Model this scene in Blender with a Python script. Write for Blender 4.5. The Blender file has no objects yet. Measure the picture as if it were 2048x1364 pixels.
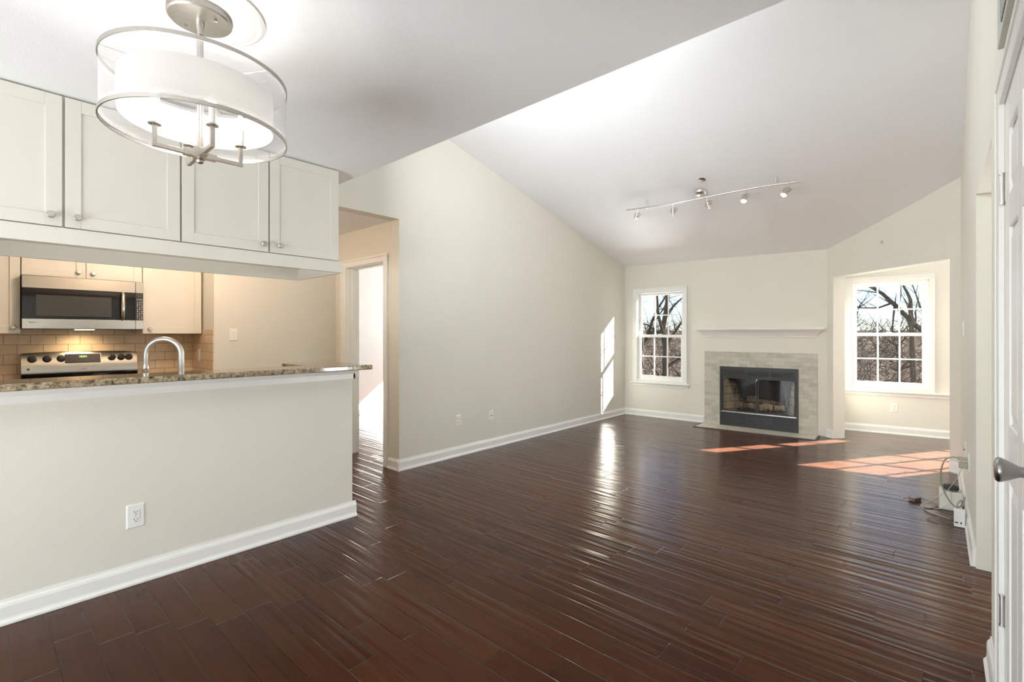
import bpy, math, random
from mathutils import Vector, Matrix, Euler
R = math.radians
sc = bpy.context.scene
col = sc.collection

# ------------------------------------------------------------------ camera
cam = bpy.data.cameras.new('camera')
cam.sensor_fit = 'HORIZONTAL'; cam.sensor_width = 36.0
cam.lens = 957.0 / 2048.0 * 36.0
cam.shift_y = -13.0 / 2048.0
cam.clip_start = 0.02; cam.clip_end = 400
camo = bpy.data.objects.new('camera', cam); col.objects.link(camo)
camo.location = (0, 0, 1.3); camo.rotation_euler = (R(90), 0, R(41.68))
sc.camera = camo

# ------------------------------------------------------------------ world, sun, added fill lamps, exposure
sc.view_settings.view_transform = 'Standard'
sc.view_settings.look = 'None'
sc.view_settings.exposure = 0.16
sc.view_settings.gamma = 1.0
sc.view_settings.use_curve_mapping = False
sc.cycles.max_bounces = 12
sc.cycles.diffuse_bounces = 6
sc.cycles.glossy_bounces = 5
sc.cycles.transmission_bounces = 8
sc.cycles.transparent_max_bounces = 16
sc.cycles.caustics_reflective = False
sc.cycles.caustics_refractive = False
sc.cycles.sample_clamp_indirect = 6.0
sc.cycles.use_denoising = True

w = bpy.data.worlds.new('world'); sc.world = w; w.use_nodes = True
nt = w.node_tree; nt.nodes.clear()
sky = nt.nodes.new('ShaderNodeTexSky'); sky.sky_type = 'NISHITA'
sky.sun_disc = False; sky.sun_elevation = R(32); sky.sun_rotation = R(32)
sky.air_density = 1.0; sky.dust_density = 0.0; sky.ozone_density = 3.0
bg = nt.nodes.new('ShaderNodeBackground'); bg.inputs['Strength'].default_value = 0.185
out = nt.nodes.new('ShaderNodeOutputWorld')
tint = nt.nodes.new('ShaderNodeMix'); tint.data_type = 'RGBA'; tint.blend_type = 'MULTIPLY'; tint.inputs[0].default_value = 1.0
tint.inputs[7].default_value = (.86, .96, 1.17, 1)
nt.links.new(sky.outputs[0], tint.inputs[6]); hs_ = nt.nodes.new('ShaderNodeHueSaturation'); hs_.inputs['Saturation'].default_value = .80
nt.links.new(tint.outputs[2], hs_.inputs['Color']); nt.links.new(hs_.outputs[0], bg.inputs[0]); nt.links.new(bg.outputs[0], out.inputs[0])

def light(name, kind, loc, energy, color=(1, 1, 1), aim=None, **kw):
    d = bpy.data.lights.new(name, kind); d.energy = energy; d.color = color
    for k, v in kw.items(): setattr(d, k, v)
    o = bpy.data.objects.new(name, d); col.objects.link(o); o.location = loc
    if aim is not None:
        o.rotation_euler = Vector(aim).to_track_quat('-Z', 'Y').to_euler()
    return o
SUN = Vector((-.53, -.85, -.62)).normalized()
light('sun', 'SUN', (8, 14, 12), 100.0, (1.0, .95, .89), SUN, angle=R(.5))
# added fill lamps by openings out of view, brightening the rooms
light('fill_rear', 'AREA', (-1.5, -2.50, .62), 115, (.97, .985, 1), (0, 1, .85), shape='RECTANGLE', size=2.7, size_y=.9)
light('fill_alcove', 'AREA', (1.75, 8.75, .35), 300, (.98, .99, 1), (-2.05, -2, 1.0), shape='RECTANGLE', size=1.3, size_y=1.2)
light('fill_bedroom', 'AREA', (-5.7, 6.45, 1.4), 45, (.98, .99, 1), (-.3, -1, -.05), shape='RECTANGLE', size=1.8, size_y=1.4)
light('fill_side_room', 'AREA', (1.35, 4.0, .62), 50, (.97, .985, 1), (-1, -.15, .75), shape='RECTANGLE', size=.5, size_y=1.1)  # added lamp; the side room has no window
# added lamp hidden above the flat ceiling edge, brightens the vault
light('fill_vault', 'AREA', (-1.85, 1.90, 2.95), 90, (.955, .98, 1), (.30, 1, 0), shape='RECTANGLE', size=2.0, size_y=.5)
# added uplights outside, below the sills, to lift the vault
light('fill_uplight_far', 'AREA', (-4.2, 11.8, -1.9), 750, (.98, .99, 1), (.28, -1, .62), shape='RECTANGLE', size=3, size_y=2.4)
light('fill_uplight_alcove', 'AREA', (.4, 12.8, -1.8), 130, (.98, .99, 1), (-.25, -1, .6), shape='RECTANGLE', size=3, size_y=2.4)

# ------------------------------------------------------------------ helpers
def link(o, parent=None):
    col.objects.link(o)
    if parent: o.parent = parent
    return o
def tag(o, label, cat, group=None):
    o['label'] = label; o['category'] = cat
    if group: o['group'] = group
    return o
def struct(o):
    o['kind'] = 'structure'; return o
def empty(name, loc=(0, 0, 0), rz=0.0, parent=None):
    o = bpy.data.objects.new(name, None); o.empty_display_size = .1
    o.location = loc; o.rotation_euler = (0, 0, rz)
    return link(o, parent)

class MB:
    def __init__(s): s.v = []; s.f = []
    def add(s, vs, fs, M=None):
        b = len(s.v)
        s.v += [tuple(M @ Vector(p)) if M else tuple(p) for p in vs]
        s.f += [[b + i for i in f] for f in fs]; return s
    def box(s, x0, x1, y0, y1, z0, z1, M=None):
        if x0 > x1: x0, x1 = x1, x0
        if y0 > y1: y0, y1 = y1, y0
        if z0 > z1: z0, z1 = z1, z0
        vs = [(x, y, z) for z in (z0, z1) for y in (y0, y1) for x in (x0, x1)]
        return s.add(vs, [(0, 2, 3, 1), (4, 5, 7, 6), (0, 1, 5, 4), (2, 6, 7, 3), (0, 4, 6, 2), (1, 3, 7, 5)], M)
    def hexa(s, b, t):
        """four bottom points (counter-clockwise from above) and four top points"""
        return s.add(list(b) + list(t), [(3, 2, 1, 0), (4, 5, 6, 7), (0, 1, 5, 4), (1, 2, 6, 5), (2, 3, 7, 6), (3, 0, 4, 7)])
    def prism(s, poly, lo, hi, axis='z', M=None):
        n = len(poly)
        def P(a, b, c): return {'z': (a, b, c), 'y': (a, c, b), 'x': (c, a, b)}[axis]
        vs = [P(a, b, lo) for a, b in poly] + [P(a, b, hi) for a, b in poly]
        fs = [list(range(n))[::-1], [n + i for i in range(n)]] + [(i, (i + 1) % n, n + (i + 1) % n, n + i) for i in range(n)]
        return s.add(vs, fs, M)
    def tube(s, pts, r, seg=8, cap=True):
        pts = [Vector(p) for p in pts]
        rs = r if isinstance(r, (list, tuple)) else [r] * len(pts)
        up = Vector((0, 0, 1)); prev = None; rings = []
        for i, p in enumerate(pts):
            d = (pts[min(i + 1, len(pts) - 1)] - pts[max(i - 1, 0)])
            if d.length < 1e-9: d = Vector((0, 0, 1))
            d.normalize()
            a = (prev - d * prev.dot(d)) if prev is not None else d.cross(up if abs(d.z) < .9 else Vector((1, 0, 0)))
            if a.length < 1e-6: a = d.orthogonal()
            a.normalize(); b = d.cross(a); prev = a
            rings.append([p + (a * math.cos(2 * math.pi * k / seg) + b * math.sin(2 * math.pi * k / seg)) * rs[i] for k in range(seg)])
        vs = [q for ring in rings for q in ring]; fs = []
        for i in range(len(rings) - 1):
            for k in range(seg):
                fs.append((i * seg + k, i * seg + (k + 1) % seg, (i + 1) * seg + (k + 1) % seg, (i + 1) * seg + k))
        if cap:
            fs.append(list(range(seg))[::-1]); fs.append([(len(rings) - 1) * seg + k for k in range(seg)])
        return s.add(vs, fs)
    def lathe(s, prof, c=(0, 0, 0), axis=(0, 0, 1), seg=32, closed=False):
        """profile of (radius, height along the axis); closed joins last to first"""
        q = Vector((0, 0, 1)).rotation_difference(Vector(axis).normalized()).to_matrix(); c = Vector(c)
        n = len(prof); vs = []; fs = []
        for rr, h in prof:
            for k in range(seg):
                t = 2 * math.pi * k / seg
                vs.append(c + q @ Vector((rr * math.cos(t), rr * math.sin(t), h)))
        for i in range(n if closed else n - 1):
            j = (i + 1) % n
            for k in range(seg):
                fs.append((i * seg + k, i * seg + (k + 1) % seg, j * seg + (k + 1) % seg, j * seg + k))
        if not closed:
            if prof[0][0] > 1e-6: fs.append(list(range(seg))[::-1])
            if prof[-1][0] > 1e-6: fs.append([(n - 1) * seg + k for k in range(seg)])
        return s.add(vs, fs)
    def build(s, name, m, parent=None, bevel=0, smooth=None, loc=None, seg=2):
        me = bpy.data.meshes.new(name); me.from_pydata(s.v, [], s.f); me.validate()
        import bmesh
        bm = bmesh.new(); bm.from_mesh(me)
        if smooth is not None: bmesh.ops.remove_doubles(bm, verts=bm.verts, dist=1e-6)
        bmesh.ops.recalc_face_normals(bm, faces=bm.faces); bm.to_mesh(me); bm.free()
        if smooth is not None:
            for p in me.polygons: p.use_smooth = True
            me.set_sharp_from_angle(angle=R(smooth))
        me.materials.append(m)
        o = bpy.data.objects.new(name, me); link(o, parent)
        if loc: o.location = loc
        if bevel:
            b = o.modifiers.new('edge', 'BEVEL'); b.width = bevel; b.segments = seg; b.limit_method = 'ANGLE'; b.angle_limit = R(40)
        return o

# ------------------------------------------------------------------ materials
class N:
    def __init__(s, name):
        s.m = bpy.data.materials.new(name); s.m.use_nodes = True; s.t = s.m.node_tree
        s.p = s.t.nodes['Principled BSDF']
    def n(s, kind, **kw):
        o = s.t.nodes.new('ShaderNode' + kind)
        for k, v in kw.items(): setattr(o, k, v)
        return o
    def l(s, a, b): s.t.links.new(a, b)
    def val(s, sock, v):
        if hasattr(v, 'is_output'): s.l(v, sock)
        else: sock.default_value = v
    def math(s, op, a, b=None, c=None):
        o = s.n('Math', operation=op)
        s.val(o.inputs[0], a)
        if b is not None: s.val(o.inputs[1], b)
        if c is not None: s.val(o.inputs[2], c)
        return o.outputs[0]
    def mix(s, f, a, b, mode='MIX'):
        o = s.n('Mix', data_type='RGBA', blend_type=mode)
        s.val(o.inputs['Factor'], f); s.val(o.inputs[6], a); s.val(o.inputs[7], b)
        return o.outputs[2]
    def ramp(s, f, stops):
        o = s.n('ValToRGB'); s.l(f, o.inputs[0]); e = o.color_ramp.elements
        while len(e) < len(stops): e.new(.5)
        for i, (p, c) in enumerate(stops): e[i].position = p; e[i].color = (*c, 1)
        return o.outputs[0]
    def noise(s, scale, detail=3, vec=None, rough=.5):
        o = s.n('TexNoise'); o.inputs['Scale'].default_value = scale; o.inputs['Detail'].default_value = detail
        o.inputs['Roughness'].default_value = rough
        if vec is not None: s.l(vec, o.inputs['Vector'])
        return o.outputs['Fac']
    def obj(s): return s.n('TexCoord').outputs['Object']
    def bump(s, h, dist, strength=1.0):
        o = s.n('Bump'); o.inputs['Strength'].default_value = strength; o.inputs['Distance'].default_value = dist
        s.l(h, o.inputs['Height']); s.l(o.outputs[0], s.p.inputs['Normal'])
def c4(c): return (*c, 1.0)
def mat(name, base, rough=.5, metal=0.0, spec=.5, var=.04, scale=8.0, bump=0.0, bscale=150.0, coat=0.0):
    q = N(name)
    f = q.noise(scale, 3, q.obj())
    a = tuple(min(1, v * (1 + var)) for v in base); b = tuple(v * (1 - var) for v in base)
    q.l(q.ramp(f, [(.3, b), (.7, a)]), q.p.inputs['Base Color'])
    q.p.inputs['Roughness'].default_value = rough; q.p.inputs['Metallic'].default_value = metal
    q.p.inputs['Specular IOR Level'].default_value = spec; q.p.inputs['Coat Weight'].default_value = coat
    if bump: q.bump(q.noise(bscale, 2, q.obj()), bump)
    return q.m
def emit(name, colr, strength):
    q = N(name); q.p.inputs['Base Color'].default_value = c4(colr)
    q.p.inputs['Emission Color'].default_value = c4(colr); q.p.inputs['Emission Strength'].default_value = strength
    return q.m

M = {}
M['wall'] = mat('wall_paint', (.735, .715, .640), .62, var=.012, scale=2, bump=.0006, bscale=220)
M['ceil'] = mat('ceiling_paint', (.905, .92, .94), .75, var=.01, scale=2, bump=.0008, bscale=160)
M['trim'] = mat('trim_enamel', (.86, .86, .835), .32, var=.01)
M['door'] = mat('door_enamel', (.86, .86, .84), .35, var=.01, bump=.00012, bscale=90)
M['cab'] = mat('cabinet_lacquer', (.77, .755, .69), .38, var=.01)
M['white'] = mat('white_plastic', (.84, .84, .81), .35, var=.01)
M['offwhite'] = mat('offwhite_plastic', (.72, .71, .65), .4, var=.02)
M['nickel'] = mat('brushed_nickel', (.60, .57, .53), .30, 1.0, var=.05, scale=60)
M['nickelw'] = mat('satin_nickel_pale', (.72, .71, .69), .38, 1.0, var=.03, scale=40)
M['chrome'] = mat('polished_chrome', (.80, .80, .80), .12, 1.0, var=.01)
M['black'] = mat('black_paint', (.018, .018, .019), .42, var=.1, scale=40)
M['blackg'] = mat('black_glass', (.008, .008, .010), .06, var=.05)
M['dark'] = mat('dark_plastic', (.02, .02, .021), .4, var=.1)
M['brownp'] = mat('brown_grey_plastic', (.14, .115, .10), .4, var=.05)
M['cordw'] = mat('pale_cord', (.62, .58, .50), .45, var=.03)
M['cordb'] = mat('dark_cord', (.06, .05, .045), .45, var=.05)
M['fabricg'] = mat('grey_mesh_fabric', (.035, .045, .042), .85, var=.25, scale=400)
M['plug'] = mat('grey_beige_plug', (.36, .34, .27), .45, var=.03)
M['hole'] = mat('dark_slot', (.03, .028, .025), .6, var=.1)
M['steel'] = None
def steel():
    q = N('stainless_steel')
    mp = q.n('Mapping'); mp.inputs['Scale'].default_value = (3, 3, 260); q.l(q.obj(), mp.inputs[0])
    f = q.noise(2.0, 4, mp.outputs[0])
    q.l(q.ramp(f, [(.3, (.55, .52, .48)), (.7, (.66, .63, .59))]), q.p.inputs['Base Color'])
    q.p.inputs['Metallic'].default_value = 1; q.p.inputs['Roughness'].default_value = .26
    q.p.inputs['Anisotropic'].default_value = .5
    return q.m
M['steel'] = steel()

def glass(name, tint=(1, 1, 1), refl=.06, rough=0.0):
    q = N(name); q.t.nodes.remove(q.p)
    o = q.t.nodes['Material Output']
    tr = q.n('BsdfTransparent'); tr.inputs[0].default_value = c4(tint)
    gl = q.n('BsdfGlossy'); gl.inputs['Roughness'].default_value = rough
    mx = q.n('MixShader'); mx.inputs[0].default_value = refl
    q.l(tr.outputs[0], mx.inputs[1]); q.l(gl.outputs[0], mx.inputs[2]); q.l(mx.outputs[0], o.inputs[0])
    return q.m
M['pane'] = glass('window_glass', (.97, .985, .98), .05)
M['hearthglass'] = glass('smoky_glass', (.82, .80, .77), .03)

def sheer(name, see, colr):
    q = N(name); q.t.nodes.remove(q.p)
    o = q.t.nodes['Material Output']
    tr = q.n('BsdfTransparent')
    tl = q.n('BsdfTranslucent'); tl.inputs[0].default_value = c4(colr)
    df = q.n('BsdfDiffuse'); df.inputs[0].default_value = c4(colr)
    m1 = q.n('MixShader'); m1.inputs[0].default_value = .5
    q.l(tl.outputs[0], m1.inputs[1]); q.l(df.outputs[0], m1.inputs[2])
    f = q.noise(300, 2, q.obj()); f2 = q.math('MULTIPLY_ADD', f, .01, see - .005)
    mx = q.n('MixShader'); q.l(f2, mx.inputs[0])
    q.l(m1.outputs[0], mx.inputs[1]); q.l(tr.outputs[0], mx.inputs[2]); q.l(mx.outputs[0], o.inputs[0])
    return q.m
M['organza'] = sheer('organza_fabric', .765, (.86, .86, .87))
M['shade'] = sheer('shade_fabric', .06, (.90, .89, .87))

def floor_mat():
    q = N('hand_scraped_hardwood')
    pos = q.n('NewGeometry').outputs['Position']
    sp = q.n('SeparateXYZ'); q.l(pos, sp.inputs[0]); x, y = sp.outputs[0], sp.outputs[1]
    W = .1235
    yr = q.math('DIVIDE', q.math('ADD', y, 10.03), W)
    row = q.math('FLOOR', yr); fy = q.math('FRACT', yr)
    def wn(dim, **ins):
        o = q.n('TexWhiteNoise', noise_dimensions=dim)
        for k, v in ins.items(): q.val(o.inputs[k], v)
        return o
    r1 = wn('1D', W=row).outputs['Value']
    r2 = wn('1D', W=q.math('ADD', row, 77.7)).outputs['Value']
    L = q.math('MULTIPLY_ADD', r2, .55, .55)
    xs = q.math('ADD', q.math('DIVIDE', q.math('ADD', x, 20), L), q.math('MULTIPLY', r1, 9.1))
    cl = q.math('FLOOR', xs); fx = q.math('FRACT', xs)
    cv = q.n('CombineXYZ'); q.l(row, cv.inputs[0]); q.l(cl, cv.inputs[1])
    pw = wn('2D', Vector=cv.outputs[0]); pid = pw.outputs['Value']
    dy = q.math('MULTIPLY', q.math('MINIMUM', fy, q.math('SUBTRACT', 1, fy)), W)
    dx = q.math('MULTIPLY', q.math('MINIMUM', fx, q.math('SUBTRACT', 1, fx)), L)
    d = q.math('MINIMUM', dx, dy)
    mr = q.n('MapRange', interpolation_type='SMOOTHSTEP'); q.l(d, mr.inputs[0])
    mr.inputs[1].default_value = 0; mr.inputs[2].default_value = .0045; bev = mr.outputs[0]
    gv = q.n('CombineXYZ')
    q.l(q.math('MULTIPLY', x, 2.2), gv.inputs[0]); q.l(q.math('MULTIPLY', y, 26), gv.inputs[1]); q.l(q.math('MULTIPLY', pid, 31), gv.inputs[2])
    grain = q.noise(1.6, 5, gv.outputs[0], .6)
    bv = q.n('CombineXYZ')
    q.l(q.math('MULTIPLY', x, 3.5), bv.inputs[0]); q.l(q.math('MULTIPLY', y, 7), bv.inputs[1]); q.l(q.math('MULTIPLY', pid, 17), bv.inputs[2])
    blot = q.noise(1.0, 3, bv.outputs[0])
    base = q.ramp(pid, [(0, (.036, .0105, .0062)), (.35, (.055, .0155, .0080)), (.7, (.066, .0190, .0090)), (1, (.078, .026, .0110))])
    base = q.mix(q.math('MULTIPLY', grain, .55), base, (.024, .0085, .0055, 1))
    base = q.mix(q.math('MULTIPLY', blot, .5), base, (.095, .038, .016, 1))
    gap = q.n('MapRange'); q.l(d, gap.inputs[0]); gap.inputs[1].default_value = .0004; gap.inputs[2].default_value = .0016
    base = q.mix(gap.outputs[0], (.008, .004, .003, 1), base)
    q.l(base, q.p.inputs['Base Color'])
    rv = q.n('CombineXYZ')
    q.l(q.math('MULTIPLY', x, 1.1), rv.inputs[0]); q.l(q.math('MULTIPLY', y, 27), rv.inputs[1]); q.l(q.math('MULTIPLY', pid, 53), rv.inputs[2])
    rip = q.noise(1.0, 1.5, rv.outputs[0], .4)
    amp = q.math('MULTIPLY_ADD', pw.outputs['Color'], .8, .35)
    h = q.math('ADD', q.math('MULTIPLY', bev, .0011), q.math('MULTIPLY', q.math('MULTIPLY', rip, amp), .0085))
    h = q.math('ADD', h, q.math('MULTIPLY', grain, .00012))
    q.bump(h, 1.0, .8)
    q.p.inputs['Roughness'].default_value = .20
    q.p.inputs['Specular IOR Level'].default_value = 0.0
    lw = q.n('LayerWeight'); lw.inputs['Blend'].default_value = .5
    nrm_ = [l_.from_socket for l_ in q.t.links if l_.to_socket == q.p.inputs['Normal']][0]
    q.l(nrm_, lw.inputs['Normal'])
    gl = q.n('BsdfGlossy'); gl.inputs['Roughness'].default_value = .20; q.l(nrm_, gl.inputs['Normal'])
    mx = q.n('MixShader'); q.l(q.math('MULTIPLY', q.math('POWER', lw.outputs['Facing'], 4.6), 1.0), mx.inputs[0])
    q.l(q.p.outputs[0], mx.inputs[1]); q.l(gl.outputs[0], mx.inputs[2])
    q.l(mx.outputs[0], q.t.nodes['Material Output'].inputs[0])
    return q.m
M['floor'] = floor_mat()

def tile_mat(name, axes, w_, h_, mort, c1, c2, cm, spots, rough, bmp=.0015, off=.5):
    q = N(name)
    s = q.n('SeparateXYZ'); q.l(q.obj(), s.inputs[0]); cv = q.n('CombineXYZ')
    q.l(s.outputs['XYZ'.index(axes[0])], cv.inputs[0]); q.l(s.outputs['XYZ'.index(axes[1])], cv.inputs[1])
    br = q.n('TexBrick'); q.l(cv.outputs[0], br.inputs['Vector'])
    br.offset = off
    br.inputs['Color1'].default_value = c4(c1); br.inputs['Color2'].default_value = c4(c2); br.inputs['Mortar'].default_value = c4(cm)
    br.inputs['Scale'].default_value = 1; br.inputs['Brick Width'].default_value = w_; br.inputs['Row Height'].default_value = h_
    br.inputs['Mortar Size'].default_value = mort; br.inputs['Mortar Smooth'].default_value = .15
    f = q.noise(22, 5, q.obj(), .65)
    fine = q.ramp(f, [(.36, (0, 0, 0)), (.68, (1, 1, 1))])
    q.l(q.mix(q.math('MULTIPLY', fine, .45), br.outputs['Color'], c4(spots)), q.p.inputs['Base Color'])
    q.p.inputs['Roughness'].default_value = rough
    h = q.math('ADD', q.math('SUBTRACT', 1, br.outputs['Fac']), q.math('MULTIPLY', f, .35))
    q.bump(h, bmp)
    return q.m
M['splash'] = tile_mat('travertine_tile', 'YZ', .155, .081, .0025, (.84, .68, .49), (.70, .54, .37), (.34, .26, .18), (.60, .45, .29), .5)
M['splashr'] = tile_mat('travertine_tile_return', 'XZ', .155, .081, .0025, (.84, .68, .49), (.70, .54, .37), (.34, .26, .18), (.60, .45, .29), .5)
M['mosaic'] = tile_mat('slate_mosaic', 'XZ', .105, .052, .0012, (.53, .50, .43), (.35, .335, .285), (.44, .42, .36), (.60, .575, .49), .42, .0008, .37)
M['hearth'] = tile_mat('hearth_tile', 'XY', .155, .052, .0012, (.60, .58, .50), (.50, .485, .42), (.48, .46, .40), (.64, .62, .54), .32, .0006, .37)

def granite():
    q = N('speckled_granite'); v = q.obj()
    n1 = q.noise(26, 6, v, .7); n2 = q.noise(75, 4, v, .6); n3 = q.noise(9, 3, v)
    a = q.ramp(n1, [(.36, (.028, .022, .018)), (.46, (.17, .115, .06)), (.56, (.37, .29, .18)), (.70, (.52, .46, .34))])
    b = q.ramp(n2, [(.42, (.012, .011, .010)), (.52, (.45, .38, .26))])
    q.l(q.mix(q.math('MULTIPLY', n3, .75), a, b), q.p.inputs['Base Color'])
    q.p.inputs['Roughness'].default_value = .07
    q.p.inputs['Specular IOR Level'].default_value = .6
    return q.m
M['granite'] = granite()

def brick_soot():
    q = N('sooty_firebrick'); v = q.obj()
    s = q.n('SeparateXYZ'); q.l(v, s.inputs[0])
    n1 = q.noise(9, 4, v, .6)
    # soot reaches further down towards the back of the box
    edge = q.math('ADD', q.math('ADD', q.math('MULTIPLY', s.outputs[2], 1.3), q.math('MULTIPLY', s.outputs[1], 1.9)), q.math('MULTIPLY', n1, .75))
    f = q.ramp(edge, [(.0, (0, 0, 0)), (1, (1, 1, 1))])
    mr = q.n('MapRange', interpolation_type='SMOOTHSTEP'); q.l(edge, mr.inputs[0]); mr.inputs[1].default_value = 1.30; mr.inputs[2].default_value = 1.66
    br = q.n('TexBrick'); cv = q.n('CombineXYZ'); q.l(q.math('ADD', s.outputs[0], s.outputs[1]), cv.inputs[0]); q.l(s.outputs[2], cv.inputs[1]); q.l(cv.outputs[0], br.inputs['Vector'])
    br.inputs['Color1'].default_value = (.88, .82, .67, 1); br.inputs['Color2'].default_value = (.78, .71, .57, 1); br.inputs['Mortar'].default_value = (.22, .19, .15, 1)
    br.inputs['Scale'].default_value = 1; br.inputs['Brick Width'].default_value = .22; br.inputs['Row Height'].default_value = .11; br.inputs['Mortar Size'].default_value = .004
    q.l(q.mix(mr.outputs[0], br.outputs['Color'], (.012, .012, .013, 1)), q.p.inputs['Base Color'])
    q.p.inputs['Roughness'].default_value = .9
    return q.m
M['firebrick'] = brick_soot()
M['ash'] = mat('burnt_log', (.26, .19, .14), .9, var=.6, scale=14, bump=.01, bscale=30)
M['logpale'] = mat('cut_log_end', (.75, .62, .47), .85, var=.35, scale=20, bump=.006, bscale=40)
M['bark'] = mat('tree_bark', (.026, .020, .017), .9, spec=0.0, var=.45, scale=9, bump=.02, bscale=18)
M['bark2'] = mat('grey_bark', (.055, .044, .037), .9, spec=0.0, var=.4, scale=7, bump=.02, bscale=14)
M['twig'] = mat('pale_twigs', (.13, .105, .088), .9, spec=0.0, var=.35, scale=2)
M['hill'] = mat('leaf_litter', (.034, .027, .023), .95, spec=0.0, var=.55, scale=1.3, bump=.2, bscale=5)
M['bulb'] = emit('lit_bulb', (1, .93, .82), 40)
M['spot'] = emit('lit_reflector', (1, .97, .92), 14)
M['led'] = emit('green_display', (.35, .9, .2), 1.6)
M['hoodlamp'] = emit('hood_lamp', (1, .78, .45), 12)
M['rose'] = glass('rose_glass', (.985, .955, .945), .06)
M['screen'] = mat('microwave_screen', (.05, .05, .045), .16, var=.15, scale=500)
M['grey'] = mat('grey_plastic', (.22, .22, .215), .4, var=.05)
M['lcd'] = mat('dim_lcd', (.06, .065, .05), .2)
M['ventw'] = mat('vent_paint', (.50, .52, .47), .5)

# ------------------------------------------------------------------ room data
def vault(x, y):
    tl = 2.415 + .247 * (7.08 - y); tr = 2.77 + .345 * (6.08 - y)
    a = (x + 3.835) / 3.99
    return tl * (1 - a) + tr * a
A = Vector((-3.835, 7.087)); B = Vector((-1.05, 7.202)); C = Vector((.158, 6.09))
D = Vector((-.96, 7.892)); E_ = Vector((.10, 8.042))
angAB = math.atan2(B.y - A.y, B.x - A.x); angBC = math.atan2(C.y - B.y, C.x - B.x); angDE = math.atan2(E_.y - D.y, E_.x - D.x)
FAR = ((A.x, A.y, 0), angAB); ANG = ((B.x, B.y, 0), angBC); ALC = ((D.x, D.y, 0), angDE)
LONG = ((-3.835, 0, 0), R(90)); RIGHT = ((.158, 0, 0), R(-90))
def to_world(fr, s, n):
    (ox, oy, _), a = fr
    return ox + s * math.cos(a) - n * math.sin(a), oy + s * math.sin(a) + n * math.cos(a)

def wall(name, fr, s0, s1, thick, top, holes=(), z0=0.0, m=None, step=.35, n0=0.0):
    """wall in a local frame (s along, n outwards); top is a height or a function of world x, y; holes are s0, s1, z0, z1"""
    br = {s0, s1}
    for h in holes: br |= {h[0], h[1]}
    if callable(top):
        k = max(1, int((s1 - s0) / step))
        br |= {s0 + (s1 - s0) * i / k for i in range(k + 1)}
    br = sorted(b for b in br if s0 - 1e-6 <= b <= s1 + 1e-6)
    mb = MB()
    def T(s):
        if not callable(top): return top
        return top(*to_world(fr, s, 0)) + .02
    for a, b in zip(br, br[1:]):
        if b - a < 1e-5: continue
        segs = [(z0, None)]
        for h in holes:
            if h[0] <= a + 1e-6 and h[1] >= b - 1e-6:
                new = []
                for lo, hi in segs:
                    if h[2] > lo + 1e-6: new.append((lo, h[2]))
                    new.append((h[3], hi))
                segs = new
        for lo, hi in segs:
            ta = hi if hi is not None else T(a); tb = hi if hi is not None else T(b)
            if ta <= lo: continue
            mb.hexa([(a, n0, lo), (b, n0, lo), (b, n0 + thick, lo), (a, n0 + thick, lo)], [(a, n0, ta), (b, n0, tb), (b, n0 + thick, tb), (a, n0 + thick, ta)])
    o = mb.build(name, m or M['wall'])
    o.location = fr[0]; o.rotation_euler = (0, 0, fr[1])
    return struct(o)

# ------------------------------------------------------------------ shell
struct(MB().box(-7.2, 2.5, -2.75, 8.6, -.12, 0).build('floor', M['floor']))
# sloped living room ceiling
def vault_slab():
    mb = MB(); nx, ny = 12, 16; xs = [-3.99 + (4.32) * i / nx for i in range(nx + 1)]; ys = [1.80 + (7.42 - 1.80) * j / ny for j in range(ny + 1)]
    vs = []; fs = []
    for dz in (0, .14):
        for y in ys:
            for x in xs: vs.append((x, y, vault(x, y) + dz))
    n = (nx + 1) * (ny + 1)
    for j in range(ny):
        for i in range(nx):
            a = j * (nx + 1) + i
            fs.append((a, a + 1, a + nx + 2, a + nx + 1)); fs.append((n + a, n + a + nx + 1, n + a + nx + 2, n + a + 1))
    rim = [j * (nx + 1) for j in range(ny + 1)], [j * (nx + 1) + nx for j in range(ny + 1)], list(range(nx + 1)), [ny * (nx + 1) + i for i in range(nx + 1)]
    for r_ in rim:
        for a, b in zip(r_, r_[1:]): fs.append((a, b, n + b, n + a))
    mb.add(vs, fs)
    return struct(mb.build('ceiling', M['ceil'], smooth=30))
vault_slab()
mb = MB()
mb.box(-5.9, .32, -2.75, 1.839, 2.44, 2.62)                     # flat part over kitchen and dining
mb.box(-5.2, -3.966, 1.84, 2.84, 2.40, 2.62)                   # hall
mb.box(-7.2, -3.97, 2.84, 6.8, 2.44, 2.62)                     # bedroom
struct(mb.build('ceiling.001', M['ceil']))
struct(MB().prism([(-1.11, 7.36), (-.98, 7.28), (.26, 6.14), (2.5, 6.14), (2.5, 8.6), (-1.11, 8.3)], 2.44, 2.6).build('ceiling.002', M['ceil']))
struct(MB().box(1.65, .30, 2.1, 4.3, 2.3, 2.45).build('ceiling.003', M['ceil']))
# riser that closes the vault above the flat ceiling edge
mb = MB(); k = 10
for i in range(k):
    a = -3.95 + 4.22 * i / k; b = -3.95 + 4.22 * (i + 1) / k
    mb.hexa([(a, 1.72, 2.60), (b, 1.72, 2.60), (b, 1.839, 2.60), (a, 1.839, 2.60)], [(a, 1.72, vault(a, 1.8) + .05), (b, 1.72, vault(b, 1.8) + .05), (b, 1.839, vault(b, 1.8) + .05), (a, 1.839, vault(a, 1.8) + .05)])
struct(mb.build('wall_header', M['wall']))

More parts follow.
